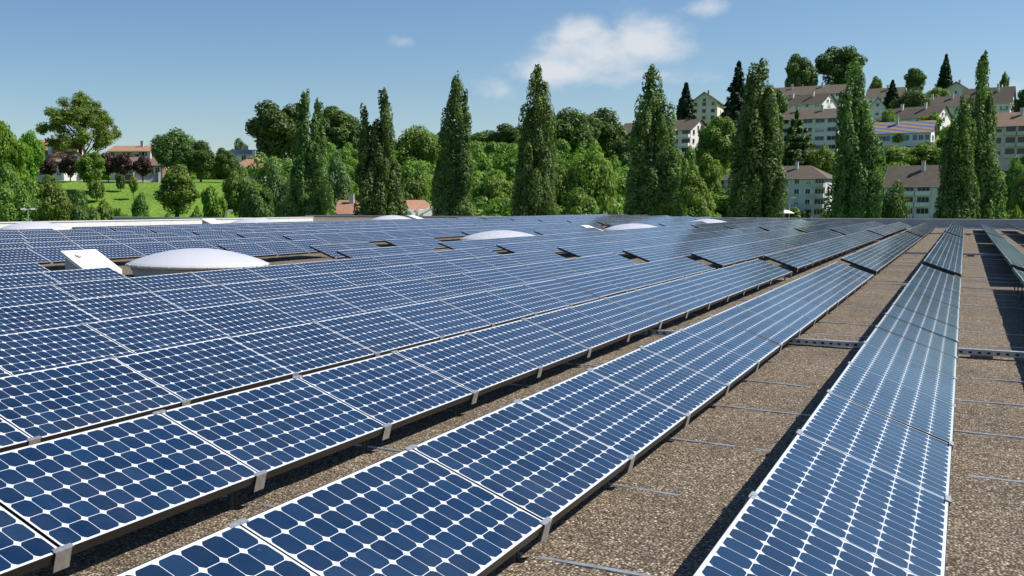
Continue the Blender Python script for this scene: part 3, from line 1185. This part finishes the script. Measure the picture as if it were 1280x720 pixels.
def leaves_mesh(name, P, Nrm, size, rng, stretch=1.5, jitter=.42):
    """kite-shaped leaf clusters at points P, facing roughly Nrm"""
    n = len(P)
    nr = Nrm + rng.normal(0, jitter, (n, 3))
    nr /= np.linalg.norm(nr, axis=1)[:, None] + 1e-9
    t = rng.normal(0, 1, (n, 3))
    t -= nr * np.sum(t * nr, 1)[:, None]
    t /= np.linalg.norm(t, axis=1)[:, None] + 1e-9
    b = np.cross(nr, t)
    s = (size * rng.uniform(.6, 1.35, n))[:, None]
    V = np.empty((n, 4, 3), np.float32)
    V[:, 0] = P - t * s * stretch * .5
    V[:, 1] = P + b * s * .42 + nr * s * .10
    V[:, 2] = P + t * s * stretch * .5
    V[:, 3] = P - b * s * .42 + nr * s * .10
    me = bpy.data.meshes.new(name)
    me.vertices.add(4 * n)
    me.vertices.foreach_set('co', V.reshape(-1))
    me.loops.add(4 * n)
    me.loops.foreach_set('vertex_index', np.arange(4 * n, dtype=np.int32))
    me.polygons.add(n)
    me.polygons.foreach_set('loop_start', np.arange(0, 4 * n, 4, dtype=np.int32))
    me.polygons.foreach_set('loop_total', np.full(n, 4, np.int32))
    me.update(calc_edges=True)
    return me


def clump_points(cl, n, rng, inner=.72):
    """points through the outer volume of ellipsoid clumps (c, rx, ry, rz)"""
    c = np.array([q[0] for q in cl], float)
    r = np.array([q[1] for q in cl], float)
    a = (r[:, 0] * r[:, 1] + r[:, 0] * r[:, 2] + r[:, 1] * r[:, 2])
    i = rng.choice(len(cl), n, p=a / a.sum())
    dr = rng.normal(0, 1, (n, 3))
    dr /= np.linalg.norm(dr, axis=1)[:, None]
    k = inner + (1.08 - inner) * rng.random(n) ** .7
    P = c[i] + dr * r[i] * k[:, None]
    nn = dr / r[i]
    nn /= np.linalg.norm(nn, axis=1)[:, None]
    return P, nn


def trunk_mesh(name, h, r, rng, limbs=6, spread=2.5, start=.25):
    b = MB()
    b.tube((0, 0, -1.5), (0, 0, h * .35), r * 1.25, r * .85, 9)
    b.tube((0, 0, h * .35), (rng.normal(0, .2), rng.normal(0, .2), h * .85), r * .85, r * .25, 8)
    for k in range(limbs):
        a = 2 * math.pi * k / limbs + rng.uniform(-.4, .4)
        z0 = h * rng.uniform(start, .55)
        q = rng.uniform(.55, 1) * spread
        p1 = (math.cos(a) * q * .55, math.sin(a) * q * .55, z0 + h * .16)
        b.tube((0, 0, z0), p1, r * .5, r * .3, 6)
        b.tube(p1, (math.cos(a) * q, math.sin(a) * q, z0 + h * .34), r * .3, r * .08, 6)
    return b.mesh(name, M['bark'], True)


PROTO = {}


def proto_poplar(key, seed, spires, H=26., Rm=2.95, n=72000):
    """spires: (x, y, top, width) of the upright stems that make up the column"""
    rng = np.random.default_rng(seed)
    cl = []
    for (sx, sy, top, wid) in spires:
        m = int(15 * top)
        for i in range(m):
            t = (i + rng.uniform(.2, .8)) / m
            z = H * top * (.01 + .955 * t)
            w = float(np.interp(t, [0, .25, .44, .58, .72, .85, .93, 1], [.92, 1, 1, .97, .87, .72, .53, .28]))
            prof = wid * Rm * w
            # plumes: slim upright branches hugging the stem, some standing out, some missing
            for q in range(6 if t < .75 else 5):
                if rng.random() < .22:
                    continue
                a = rng.uniform(0, 2 * math.pi)
                rr_ = prof * rng.uniform(.16, .38) + .10
                off = max(0, prof - rr_ * .75) * rng.uniform(.5, 1.16)
                cl.append(((sx + math.cos(a) * off, sy + math.sin(a) * off, z + rng.normal(0, .7)), (rr_, rr_, rr_ * rng.uniform(2.0, 3.8) + .3)))
            cl.append(((sx, sy, z), (prof * .30 + .06, prof * .30 + .06, H * top / m)))
        cl.append(((sx, sy, H * top * .965), (.34, .34, H * .035)))
    P, nn = clump_points(cl, n, rng, .78)
    nn[:, 2] += .2
    me = leaves_mesh('crown', P, nn, .215, rng, 1.6, .30)
    me.materials.append(LEAF['poplar'])
    PROTO[key] = (me, trunk_mesh('trunk', H * .9, .35, rng, 6, 1.4, .12), H, Rm * 2.12)


def proto_broad(key, seed, H=12., Wd=10., n=15000, low=.03, size=.38, loose=.0, nclump=26, mat_='mid', shape='round'):
    rng = np.random.default_rng(seed)
    cl = []
    for i in range(nclump):
        dr = rng.normal(0, 1, 3)
        dr /= np.linalg.norm(dr)
        if dr[2] < -.45:
            dr[2] *= -.6
        t = rng.uniform(.48, .80)
        cz = H * (low + (1 - low) * .5)
        p = np.array([dr[0] * Wd / 2 * t, dr[1] * Wd / 2 * t, cz + dr[2] * H * (1 - low) / 2 * t])
        if shape == 'cone':
            f = 1.15 - .8 * (p[2] / H)
            p[0] *= f
            p[1] *= f
        r = Wd * (rng.uniform(.12, .21) if not loose else rng.uniform(.05, .10))
        if loose:
            p[:2] *= 1.22
            p[2] = cz + (p[2] - cz) * 1.25
        cl.append((tuple(p), (r, r * rng.uniform(.85, 1.1), r * rng.uniform(.7, .95))))
    if not loose:
        cl.append(((0, 0, H * (low + (1 - low) * .48)), (Wd * .33, Wd * .33, H * .32)))
    P, nn = clump_points(cl, n, rng, .6 if not loose else .25)
    nn[:, 2] += .3
    me = leaves_mesh('crown', P, nn, size, rng)
    me.materials.append(LEAF[mat_])
    PROTO[key] = (me, trunk_mesh('trunk', H, .28 * H / 12, rng, 9 if loose else 6, Wd * .36, .2), H, Wd)


def proto_spruce(key, seed, H=16., Wd=7., n=14000, tiers=26, droop=.3, mat_='deep', flat=.35, bottom=.04):
    rng = np.random.default_rng(seed)
    Ps, Ns = [], []
    for i in range(tiers):
        t = i / (tiers - 1)
        z = H * (bottom + (1 - bottom - .02) * t)
        rad = Wd / 2 * (1 - t) ** .9 * rng.uniform(.85, 1.1) + .12
        nb = max(6, int(15 * (1 - t) + 5))
        for k in range(nb):
            a = 2 * math.pi * (k + rng.uniform(-.35, .35)) / nb + i
            L_ = rad * rng.uniform(.7, 1.12)
            m = max(8, int(n / tiers / nb * (.35 + 1.5 * (1 - t))))
            s = rng.random(m) ** .65
            x = s * L_
            y = rng.normal(0, 1, m) * .16 * L_ * (1.15 - s)
            zz = z - droop * x + rng.normal(0, flat * .5, m) + .05 * x * s
            Ps.append(np.stack([x * math.cos(a) - y * math.sin(a), x * math.sin(a) + y * math.cos(a), zz], 1))
            Ns.append(np.tile([math.cos(a) * .7, math.sin(a) * .7, .7], (m, 1)))
    P, nn = np.concatenate(Ps), np.concatenate(Ns)
    me = leaves_mesh('crown', P, nn, .40, rng, 1.9)
    me.materials.append(LEAF[mat_])
    b = MB()
    b.tube((0, 0, -1.5), (0, 0, H * .97), .24, .03, 8)
    PROTO[key] = (me, b.mesh('trunk', M['bark'], True), H, Wd)


for key, seed, sp in (('first', 2, [(-.8, 0, 1.0, .52), (.8, .2, .95, .50), (.2, -.8, .74, .74), (-2.0, .4, .60, .46), (1.9, -.2, .52, .46)]),
                      ('second', 5, [(.7, 0, 1.0, .64), (-1.5, .1, .90, .48), (1.9, .2, .62, .54), (-.4, -.7, .60, .80)]),
                      ('third', 1, [(-.2, 0, 1.0, .80), (1.1, -.3, .91, .46), (-1.1, .3, .68, .68), (.3, .9, .58, .78)]),
                      ('fourth', 13, [(0, 0, 1.0, .84), (-.9, .3, .80, .62), (1.2, .3, .72, .62), (0, -.9, .52, .96)]),
                      ('fifth', 8, [(-.5, 0, 1.0, .72), (.6, .3, .84, .78), (1.6, -.2, .66, .60), (-1.2, -.3, .60, .66)]),
                      ('sixth', 21, [(.2, 0, 1.0, .74), (-.7, .3, .93, .56), (1.2, .3, .78, .60), (0, -.9, .58, .94)]),
                      ('seventh', 34, [(-.3, 0, 1.0, .68), (.8, .3, .82, .76), (1.7, -.2, .66, .62), (-1.4, -.3, .56, .66)]),
                      ('eighth', 55, [(-.1, 0, 1.0, .74), (.9, -.2, .84, .62), (-1.0, .3, .78, .62), (1.6, .2, .56, .64)]),
                      ('ninth', 89, [(.2, 0, 1.0, .80), (-1.0, .2, .86, .64), (1.1, .3, .70, .70), (0, -.8, .50, .92)])):
    proto_poplar('poplar_' + key, seed, sp)
proto_broad('broad_a', 11)
proto_broad('broad_b', 12, nclump=34)
proto_broad('broad_c', 13, H=13, Wd=9, nclump=30)
proto_broad('broad_d', 14, H=11, Wd=11, nclump=38)
proto_broad('tall', 15, H=15, Wd=8, nclump=40, low=.03, n=15000)
proto_broad('cone', 16, H=14, Wd=8, nclump=36, low=.03, n=9000, shape='cone')
proto_broad('airy', 17, H=18, Wd=16, nclump=150, low=.08, n=24000, size=.31, loose=1)
proto_broad('small', 18, H=5, Wd=4.2, n=3500, size=.30, nclump=18, low=.18)
proto_broad('shrub', 19, H=4, Wd=5, n=4000, size=.34, nclump=22, low=-.05)
proto_broad('willow', 20, H=13, Wd=10, nclump=30, low=.0, n=11000, size=.42)
proto_spruce('spruce', 21)
proto_spruce('spruce_b', 22, H=16, Wd=8, tiers=20, droop=.22)
proto_spruce('cedar', 23, H=15, Wd=15, tiers=11, droop=.05, flat=.5, n=14000, mat_='dark')
proto_broad('cypress', 24, H=6, Wd=1.5, n=2500, size=.25, nclump=22, low=0., mat_='deep')

tr = random.Random(77)


def tree(name, label, key, x, yt, width, d, leaf=None, group=None, cat='tree', zb=None):
    me, tm, H, Wd = PROTO[key]
    g = ground_at(x, d)
    if zb is not None:
        g[2] = zb
    top = at(x, yt, d)[2]
    th = math.atan((x - PPX) / FOC)
    wm = width * d * math.cos(th) / FOC
    h = max(1.5, top - g[2])
    e = empty(name, tuple(g), tr.uniform(0, 6.28) if not key.startswith('poplar') else YAW - th + tr.uniform(-.15, .15), label, cat, group)
    sc = (wm / Wd, wm / Wd, h / H)
    c = link('crown', me, e)
    c.scale = sc
    if leaf:
        c.material_slots[0].link = 'OBJECT'
        c.material_slots[0].material = LEAF[leaf]
    t = link('trunk', tm, e)
    t.scale = sc
    return e


PG = 'poplars in a line behind the roof'
for (lab, key, x, yt, w, d) in [
        ('leftmost poplar of the line, with two upright tops', 'poplar_first', 388, 114, 66, 128),
        ('second poplar from the left, broad, with a lower left stem', 'poplar_second', 471, 111, 66, 124),
        ('slim poplar above the right end of the white gabled house', 'poplar_third', 567, 97, 62, 119),
        ('tall poplar with a wide skirt, left of the big cloud', 'poplar_fourth', 667, 85, 66, 115),
        ('tall poplar standing before the white five storey block', 'poplar_fifth', 812, 82, 77, 110),
        ('thick poplar in front of the pale hipped roof block', 'poplar_sixth', 939, 75, 83, 106),
        ('poplar right of the pale hipped roof block, bulging on its right', 'poplar_seventh', 1061, 72, 79, 102)]:
    tree('poplar_tree', lab, key, x, yt, w, d, 'poplar', PG)
tree('poplar_tree', 'taller of the twin poplars near the right edge', 'poplar_eighth', 1214, 70, 76, 98, 'poplar', PG)
tree('poplar_tree', 'shorter left one of the twin poplars near the right edge', 'poplar_ninth', 1189, 118, 62, 97, 'poplar', PG)

T = tree
# --- left
T('ash_tree', 'large airy tree with visible limbs standing above the left buildings', 'airy', 103, 117, 104, 232, 'mid')
T('lime_tree', 'bright yellow-green tree at the left picture edge', 'broad_a', 8, 142, 66, 176, 'lime')
T('lime_tree', 'smaller yellow-green tree left of the tan roofed building', 'broad_c', 38, 158, 40, 190, 'lime')
T('broadleaf_tree', 'dark green tree below the yellow-green ones at the left edge', 'broad_b', 12, 205, 46, 160, 'mid')
T('plum_tree', 'purple leaved tree nearest the left edge', 'small', 26, 190, 34, 205, 'purple', 'purple leaved trees along the lawn')
T('plum_tree', 'purple leaved tree between the tan roof and the airy tree', 'small', 62, 194, 28, 206, 'purple', 'purple leaved trees along the lawn')
T('plum_tree', 'dark purple tree just left of the green columnar tree', 'small', 90, 192, 30, 207, 'purple', 'purple leaved trees along the lawn')
T('plum_tree', 'purple tree just right of the green columnar tree', 'small', 137, 188, 26, 208, 'purple', 'purple leaved trees along the lawn')
T('plum_tree', 'purple tree in front of the brown walled wing', 'small', 154, 190, 28, 207, 'purple', 'purple leaved trees along the lawn')
T('plum_tree', 'purple tree nearest the dark round tree, by the white stair', 'small', 180, 193, 26, 207, 'purple', 'purple leaved trees along the lawn')
T('columnar_tree', 'green columnar tree on the lawn between purple trees', 'tall', 116, 184, 40, 196, 'mid')
T('shrub', 'low round bush at the foot of the green columnar tree', 'shrub', 122, 222, 22, 190, 'mid', None, 'bush')
T('round_tree', 'wide dark round tree at the top of the lawn, left half', 'broad_d', 222, 164, 66, 214, 'dark')
T('round_tree', 'dark round tree at the top of the lawn, right half', 'broad_b', 252, 176, 50, 212, 'dark')
T('broadleaf_tree', 'smaller dark tree between the round trees and the orange pavilion', 'broad_a', 284, 181, 34, 214, 'dark')
T('broadleaf_tree', 'pale yellowish tree far behind the grey roofed house', 'broad_b', 300, 173, 26, 300, 'pale')
T('conifer_tree', 'layered green tree standing low on the lawn', 'cone', 222, 196, 66, 172, 'mid')
T('young_tree', 'young dark tree at the bottom of the lawn left of the layered tree', 'cone', 176, 232, 30, 160, 'mid')
T('young_tree', 'small bright tree at the right end of the lawn', 'small', 266, 228, 34, 160, 'bright')
T('young_tree', 'tiny sapling in front of the white stair on the lawn', 'small', 168, 218, 12, 192, 'bright')
T('broadleaf_tree', 'rounded tree behind the street lamp, grey green', 'broad_a', 54, 212, 44, 166, 'mid')
HG = 'trees of the hedge below the lawn'
for i, (x, yt, w, lf, lab) in enumerate([(10, 232, 64, 'mid', 'hedge tree at the left edge behind the white parapet'), (38, 226, 62, 'mid', 'hedge tree just behind the street lamp'),
                                         (68, 222, 62, 'mid', 'tallest tree of the hedge below the lawn'), (97, 238, 56, 'dark', 'hedge tree under the green columnar tree'),
                                         (120, 244, 48, 'mid', 'lower hedge tree right of the tallest hedge tree'), (141, 256, 34, 'dark', 'low bush at the right end of the hedge')]):
    T('hedge_tree', lab, 'shrub' if i > 3 else 'broad_b', x, yt, w, 148 + i, lf, HG)
T('shrub', 'low dark bush at the bottom of the lawn between hedge and young tree', 'shrub', 156, 256, 28, 151, 'mid', None, 'bush')
T('shrub', 'rounded bush at the bottom of the lawn right of the layered tree', 'shrub', 246, 252, 26, 153, 'bright', None, 'bush')
T('shrub', 'bush half way up the lawn left of the sapling', 'shrub', 152, 214, 12, 198, 'dark', None, 'bush')
T('shrub', 'low bush at the foot of the lawn before the layered tree', 'shrub', 205, 262, 26, 152, 'mid', None, 'bush')
# --- behind the left poplars
T('broadleaf_tree', 'huge nearly black green tree left of the first poplar', 'broad_c', 347, 121, 80, 262, 'dark')
T('broadleaf_tree', 'dark tall tree between the first two poplars', 'broad_a', 424, 125, 76, 268, 'dark')
T('willow_tree', 'pale willow-like tree in front of the huge dark tree', 'willow', 350, 198, 46, 170, 'pale')
T('broadleaf_tree', 'mid green tree in front of the orange pavilion', 'broad_b', 300, 206, 46, 172, 'mid')
T('broadleaf_tree', 'dark tree low between the pavilion and the willow', 'broad_c', 322, 226, 44, 156, 'dark')
T('willow_tree', 'pale shrubby tree at the foot of the first poplar', 'willow', 362, 218, 40, 150, 'pale')
T('broadleaf_tree', 'grey-green tree between the first poplar and the small orange roof', 'broad_b', 420, 190, 44, 185, 'pale')
T('broadleaf_tree', 'round tree right of the double poplar, upper one', 'broad_d', 517, 160, 66, 240, 'mid')
T('broadleaf_tree', 'bushy tree right behind the white gabled house', 'broad_a', 516, 205, 48, 182, 'mid')
T('broadleaf_tree', 'dark tree just left of the slim poplar', 'broad_c', 545, 160, 46, 262, 'dark')
# --- middle
T('broadleaf_tree', 'dark tree right of the slim poplar on the skyline', 'broad_b', 606, 163, 70, 290, 'dark')
T('broadleaf_tree', 'bright tree low between the slim poplar and the tall skirted poplar', 'broad_a', 617, 205, 60, 190, 'bright')
T('broadleaf_tree', 'dark tree behind the left side of the skirted poplar', 'broad_c', 636, 152, 56, 280, 'dark')
T('broadleaf_tree', 'big dark woodland tree right of the skirted poplar', 'broad_d', 706, 138, 84, 270, 'dark')
T('broadleaf_tree', 'woodland tree on the skyline under the big cloud', 'broad_b', 748, 136, 84, 280, 'dark')
T('broadleaf_tree', 'woodland tree touching the brown roof left of the tall poplar', 'broad_a', 776, 158, 56, 265, 'dark')
T('broadleaf_tree', 'large bright green tree in sun left of the tall poplar', 'broad_d', 738, 190, 74, 182, 'bright')
T('broadleaf_tree', 'mid green tree right against the skirted poplar', 'broad_c', 706, 200, 46, 190, 'mid')
T('broadleaf_tree', 'low green tree in front of the large bright one', 'broad_b', 722, 236, 66, 150, 'mid')
T('shrub', 'low bushy tree at the roof edge left of the tall poplar', 'shrub', 765, 244, 44, 142, 'mid', None, 'bush')
# --- right
T('spruce_tree', 'dark spruce before the cream gabled house', 'spruce', 850, 104, 50, 352, 'deep')
T('broadleaf_tree', 'rounded green tree beside the white gable end of the five storey block', 'tall', 892, 136, 52, 300, 'mid')
T('cedar_tree', 'dark conifer behind the left side of the thick poplar top', 'spruce_b', 914, 78, 66, 335, 'deep')
T('broadleaf_tree', 'dark tree right of the thick poplar near its top', 'tall', 958, 102, 36, 330, 'dark')
T('broadleaf_tree', 'bright tree below the five storey block, right of the tall poplar', 'broad_a', 868, 205, 46, 205, 'bright')
T('broadleaf_tree', 'mid green tree right against the tall poplar', 'broad_c', 852, 176, 36, 225, 'mid')
T('broadleaf_tree', 'dark low tree between tall and thick poplar', 'broad_b', 866, 236, 50, 150, 'mid')
T('shrub', 'bright lime bush at the roof edge between two poplars', 'shrub', 850, 252, 20, 128, 'lime', None, 'bush')
T('broadleaf_tree', 'bright tree behind the left end of the hipped roof block', 'broad_b', 880, 192, 40, 282, 'bright')
T('cedar_tree', 'spreading layered cedar below the wide white block', 'cedar', 988, 142, 112, 292, 'dark')
T('broadleaf_tree', 'light green bush right of the cedar', 'broad_d', 1024, 185, 44, 285, 'bright')
T('round_tree', 'left one of the two big round trees on the hilltop', 'broad_a', 991, 61, 46, 440, 'dark')
T('round_tree', 'right, larger one of the two big round trees on the hilltop', 'broad_c', 1038, 53, 60, 440, 'dark')
T('cypress_tree', 'small dark cypress before the hipped roof block, left', 'cypress', 1001, 250, 9, 150, 'deep', 'pair of cypresses')
T('cypress_tree', 'small dark cypress before the hipped roof block, right', 'cypress', 1009, 249, 10, 152, 'deep', 'pair of cypresses')
T('round_tree', 'dense dark bush tree left of the balcony block', 'broad_d', 1114, 233, 50, 122, 'dark')
T('broadleaf_tree', 'bright hillside tree under the striped roof, left', 'broad_a', 1108, 178, 60, 272, 'mid')
T('broadleaf_tree', 'bright hillside tree under the striped roof, right', 'broad_b', 1150, 177, 62, 272, 'mid')
T('broadleaf_tree', 'yellow-green tree between the striped roof and the balcony block', 'broad_d', 1175, 170, 30, 285, 'bright')
T('broadleaf_tree', 'green tree left above the striped roof', 'broad_c', 1102, 134, 26, 318, 'mid')
T('shrub', 'yellow-green bush above the ridge of the striped roof', 'shrub', 1151, 138, 34, 318, 'bright', None, 'bush')
T('spruce_tree', 'small dark spruce beside the hilltop house', 'spruce', 1104, 100, 32, 385, 'deep')
T('conifer_tree', 'rounded dark conifer on the skyline left of the black spruce', 'tall', 1131, 80, 28, 420, 'dark')
T('spruce_tree', 'black pointed spruce alone on the hilltop skyline', 'spruce', 1168, 68, 34, 430, 'deep')
T('broadleaf_tree', 'wide dark tree below the rounded conifer', 'broad_d', 1128, 112, 50, 352, 'dark')
T('hedge', 'green hedge on the hilltop left of the black spruce', 'broad_d', 1158, 110, 34, 392, 'mid', None, 'hedge')
T('broadleaf_tree', 'small green tree left on the hilltop by the two gables', 'broad_b', 1083, 95, 20, 425, 'mid')
T('young_tree', 'thin spindly tree on the skyline right of the twin poplars', 'airy', 1241, 90, 14, 410, 'mid')
T('round_tree', 'dark round tree at the right picture edge on the hill', 'broad_a', 1274, 98, 40, 350, 'dark')
T('broadleaf_tree', 'dark tree before the pink block at the right edge', 'broad_c', 1282, 165, 34, 240, 'dark')
T('broadleaf_tree', 'green tree under the pink block', 'broad_b', 1262, 196, 40, 230, 'mid')
T('broadleaf_tree', 'green tree low right of the twin poplars', 'broad_d', 1278, 214, 46, 190, 'mid')
T('shrub', 'bush at the roof edge in the right corner', 'shrub', 1270, 250, 34, 130, 'bright', None, 'bush')


# the wooded slope that fills the gaps between buildings and nearer trees
def woodland():
    rng = np.random.default_rng(5)
    Ps, Ns = [], []
    spots = []
    for i in range(3800):
        x = rng.uniform(-450, 1450)
        d = rng.uniform(158, 430)
        if x < 320 and not 264 < d < 340: continue
        if x > 830 and d > 390: continue
        if 320 <= x <= 830 and d > 330: continue
        g = ground_at(x, d)
        hgt = rng.uniform(4.5, 8) if x > 830 else rng.uniform(7, 11)
        if x < 320: hgt = rng.uniform(5.5, 8.5)
        # keep the crowns clear of the facades
        top_px = PPY - FOC * (((g[2] + hgt) - EYE) / d) - (PPY - 257.2)
        lim = np.interp(x, [-60, 300, 320, 420, 560, 640, 690, 780, 800, 860, 900, 985, 1046, 1090, 1165, 1235, 1280],
                        [192, 196, 190, 175, 172, 168, 145, 160, 190, 205, 200, 190, 190, 179, 182, 196, 198])
        if x > 830 and d > 302:
            lim = np.interp(x, [830, 1090, 1280], [150, 146, 140])
            if d < 348: lim = np.interp(x, [830, 890, 985, 1046, 1090, 1165, 1180, 1280], [200, 150, 188, 186, 150, 160, 150, 150])
        if top_px < lim: continue
        if d < 175 and 410 < x < 460: continue
        if d < 266 and (1120 < x < 1190 or 955 < x < 1036 or 884 < x < 918): continue
        if any((g[0] - a) ** 2 + (g[1] - b) ** 2 < 20 for a, b in spots): continue
        spots.append((g[0], g[1]))
        w = rng.uniform(4, 6.5)
        cl = []
        for q in range(12):
            dr = rng.normal(0, 1, 3)
            dr /= np.linalg.norm(dr)
            cl.append(((g[0] + dr[0] * w * .38, g[1] + dr[1] * w * .38, g[2] + hgt * .5 + dr[2] * hgt * .32), (w * .24, w * .24, w * .22)))
        P, nn = clump_points(cl, 1300, rng, .6)
        Ps.append(P)
        Ns.append(nn + [0, 0, .3])
    me = leaves_mesh('woodland', np.concatenate(Ps), np.concatenate(Ns), .46, rng)
    me.materials.append(LEAF['mid'])
    tag(link('woodland', me), 'bushy green woodland filling the slope between the houses', kind='stuff')


woodland()

# ------------------------------------------------------------------ street lamps and small things beyond the roof


def street_lamp(x, yt, d, label, double=True):
    g = ground_at(x, d)
    top = at(x, yt, d)[2]
    th = math.atan((x - PPX) / FOC)
    e = empty('street_lamp', tuple(g), YAW - th, label, 'street lamp')
    h = top - g[2]
    p = MB()
    p.tube((0, 0, -.5), (0, 0, h - .1), .09, .06, 10)
    p.build('pole', M['galv'], e)
    for sx in ((-1, 1) if double else (1,)):
        b = MB()
        b.box(min(0, sx * .25), max(0, sx * .25), -.03, .03, h - .16, h - .1)
        b.box(min(sx * .25, sx * .75), max(sx * .25, sx * .75), -.13, .13, h - .2, h)
        b.build('lamp_head', M['boxwhite'], e)


street_lamp(36.5, 260, 112, 'white double headed street lamp behind the left parapet')
street_lamp(984, 246, 150, 'pale lamp post in front of the hipped roof block', False)
street_lamp(283, 262, 118, 'thin lamp post right of the small bright tree', False)


def parasol(x, y, d):
    p = at(x, y, d)
    e = empty('parasol', (p[0], p[1], p[2] - 2.6), 0, 'small white parasol beside the pale lamp post', 'parasol')
    c = MB()
    c.lathe([(1.3, 2.1), (.7, 2.4), (.02, 2.62)], 8)
    c.build('canopy', M['awning'], e)
    q = MB()
    q.tube((0, 0, -1.), (0, 0, 2.3), .03, .03, 8)
    q.build('pole', M['galv'], e)


parasol(981, 262, 150)


def path_strip(name, label, pts, d_w, m):
    mb = MB()
    vs = []
    for (x, d) in pts:
        g = ground_at(x, d)
        vs += [(g[0], g[1], g[2] + .35), tuple(g + f_ax * d_w + [0, 0, .35 + .1])]
    fs = [(2 * i, 2 * i + 2, 2 * i + 3, 2 * i + 1) for i in range(len(pts) - 1)]
    mb.add(vs, fs)
    tag(mb.build(name, m), label, kind='structure')


path_strip('path', 'pale path along the top of the lawn', [(x, 212) for x in range(20, 235, 12)], 3., M['concrete'])


def stair():
    g = ground_at(184, 209)
    e = empty('garden_stair', tuple(g), YAW + .1, 'white concrete stair and ramp wall at the top of the lawn', 'stair')
    b = MB()
    for i in range(8):
        b.box(-2.4, 2.4, i * .35, 4, i * .3 - .6, i * .3 - .302)
    b.build('steps', M['concrete'], e)
    w = MB()
    w.box(-2.75, -2.402, -.2, 4, -1, 2.1)
    w.box(2.402, 2.75, -.2, 4, -1, 2.1)
    w.build('side_wall', M['plaster'], e)


stair()
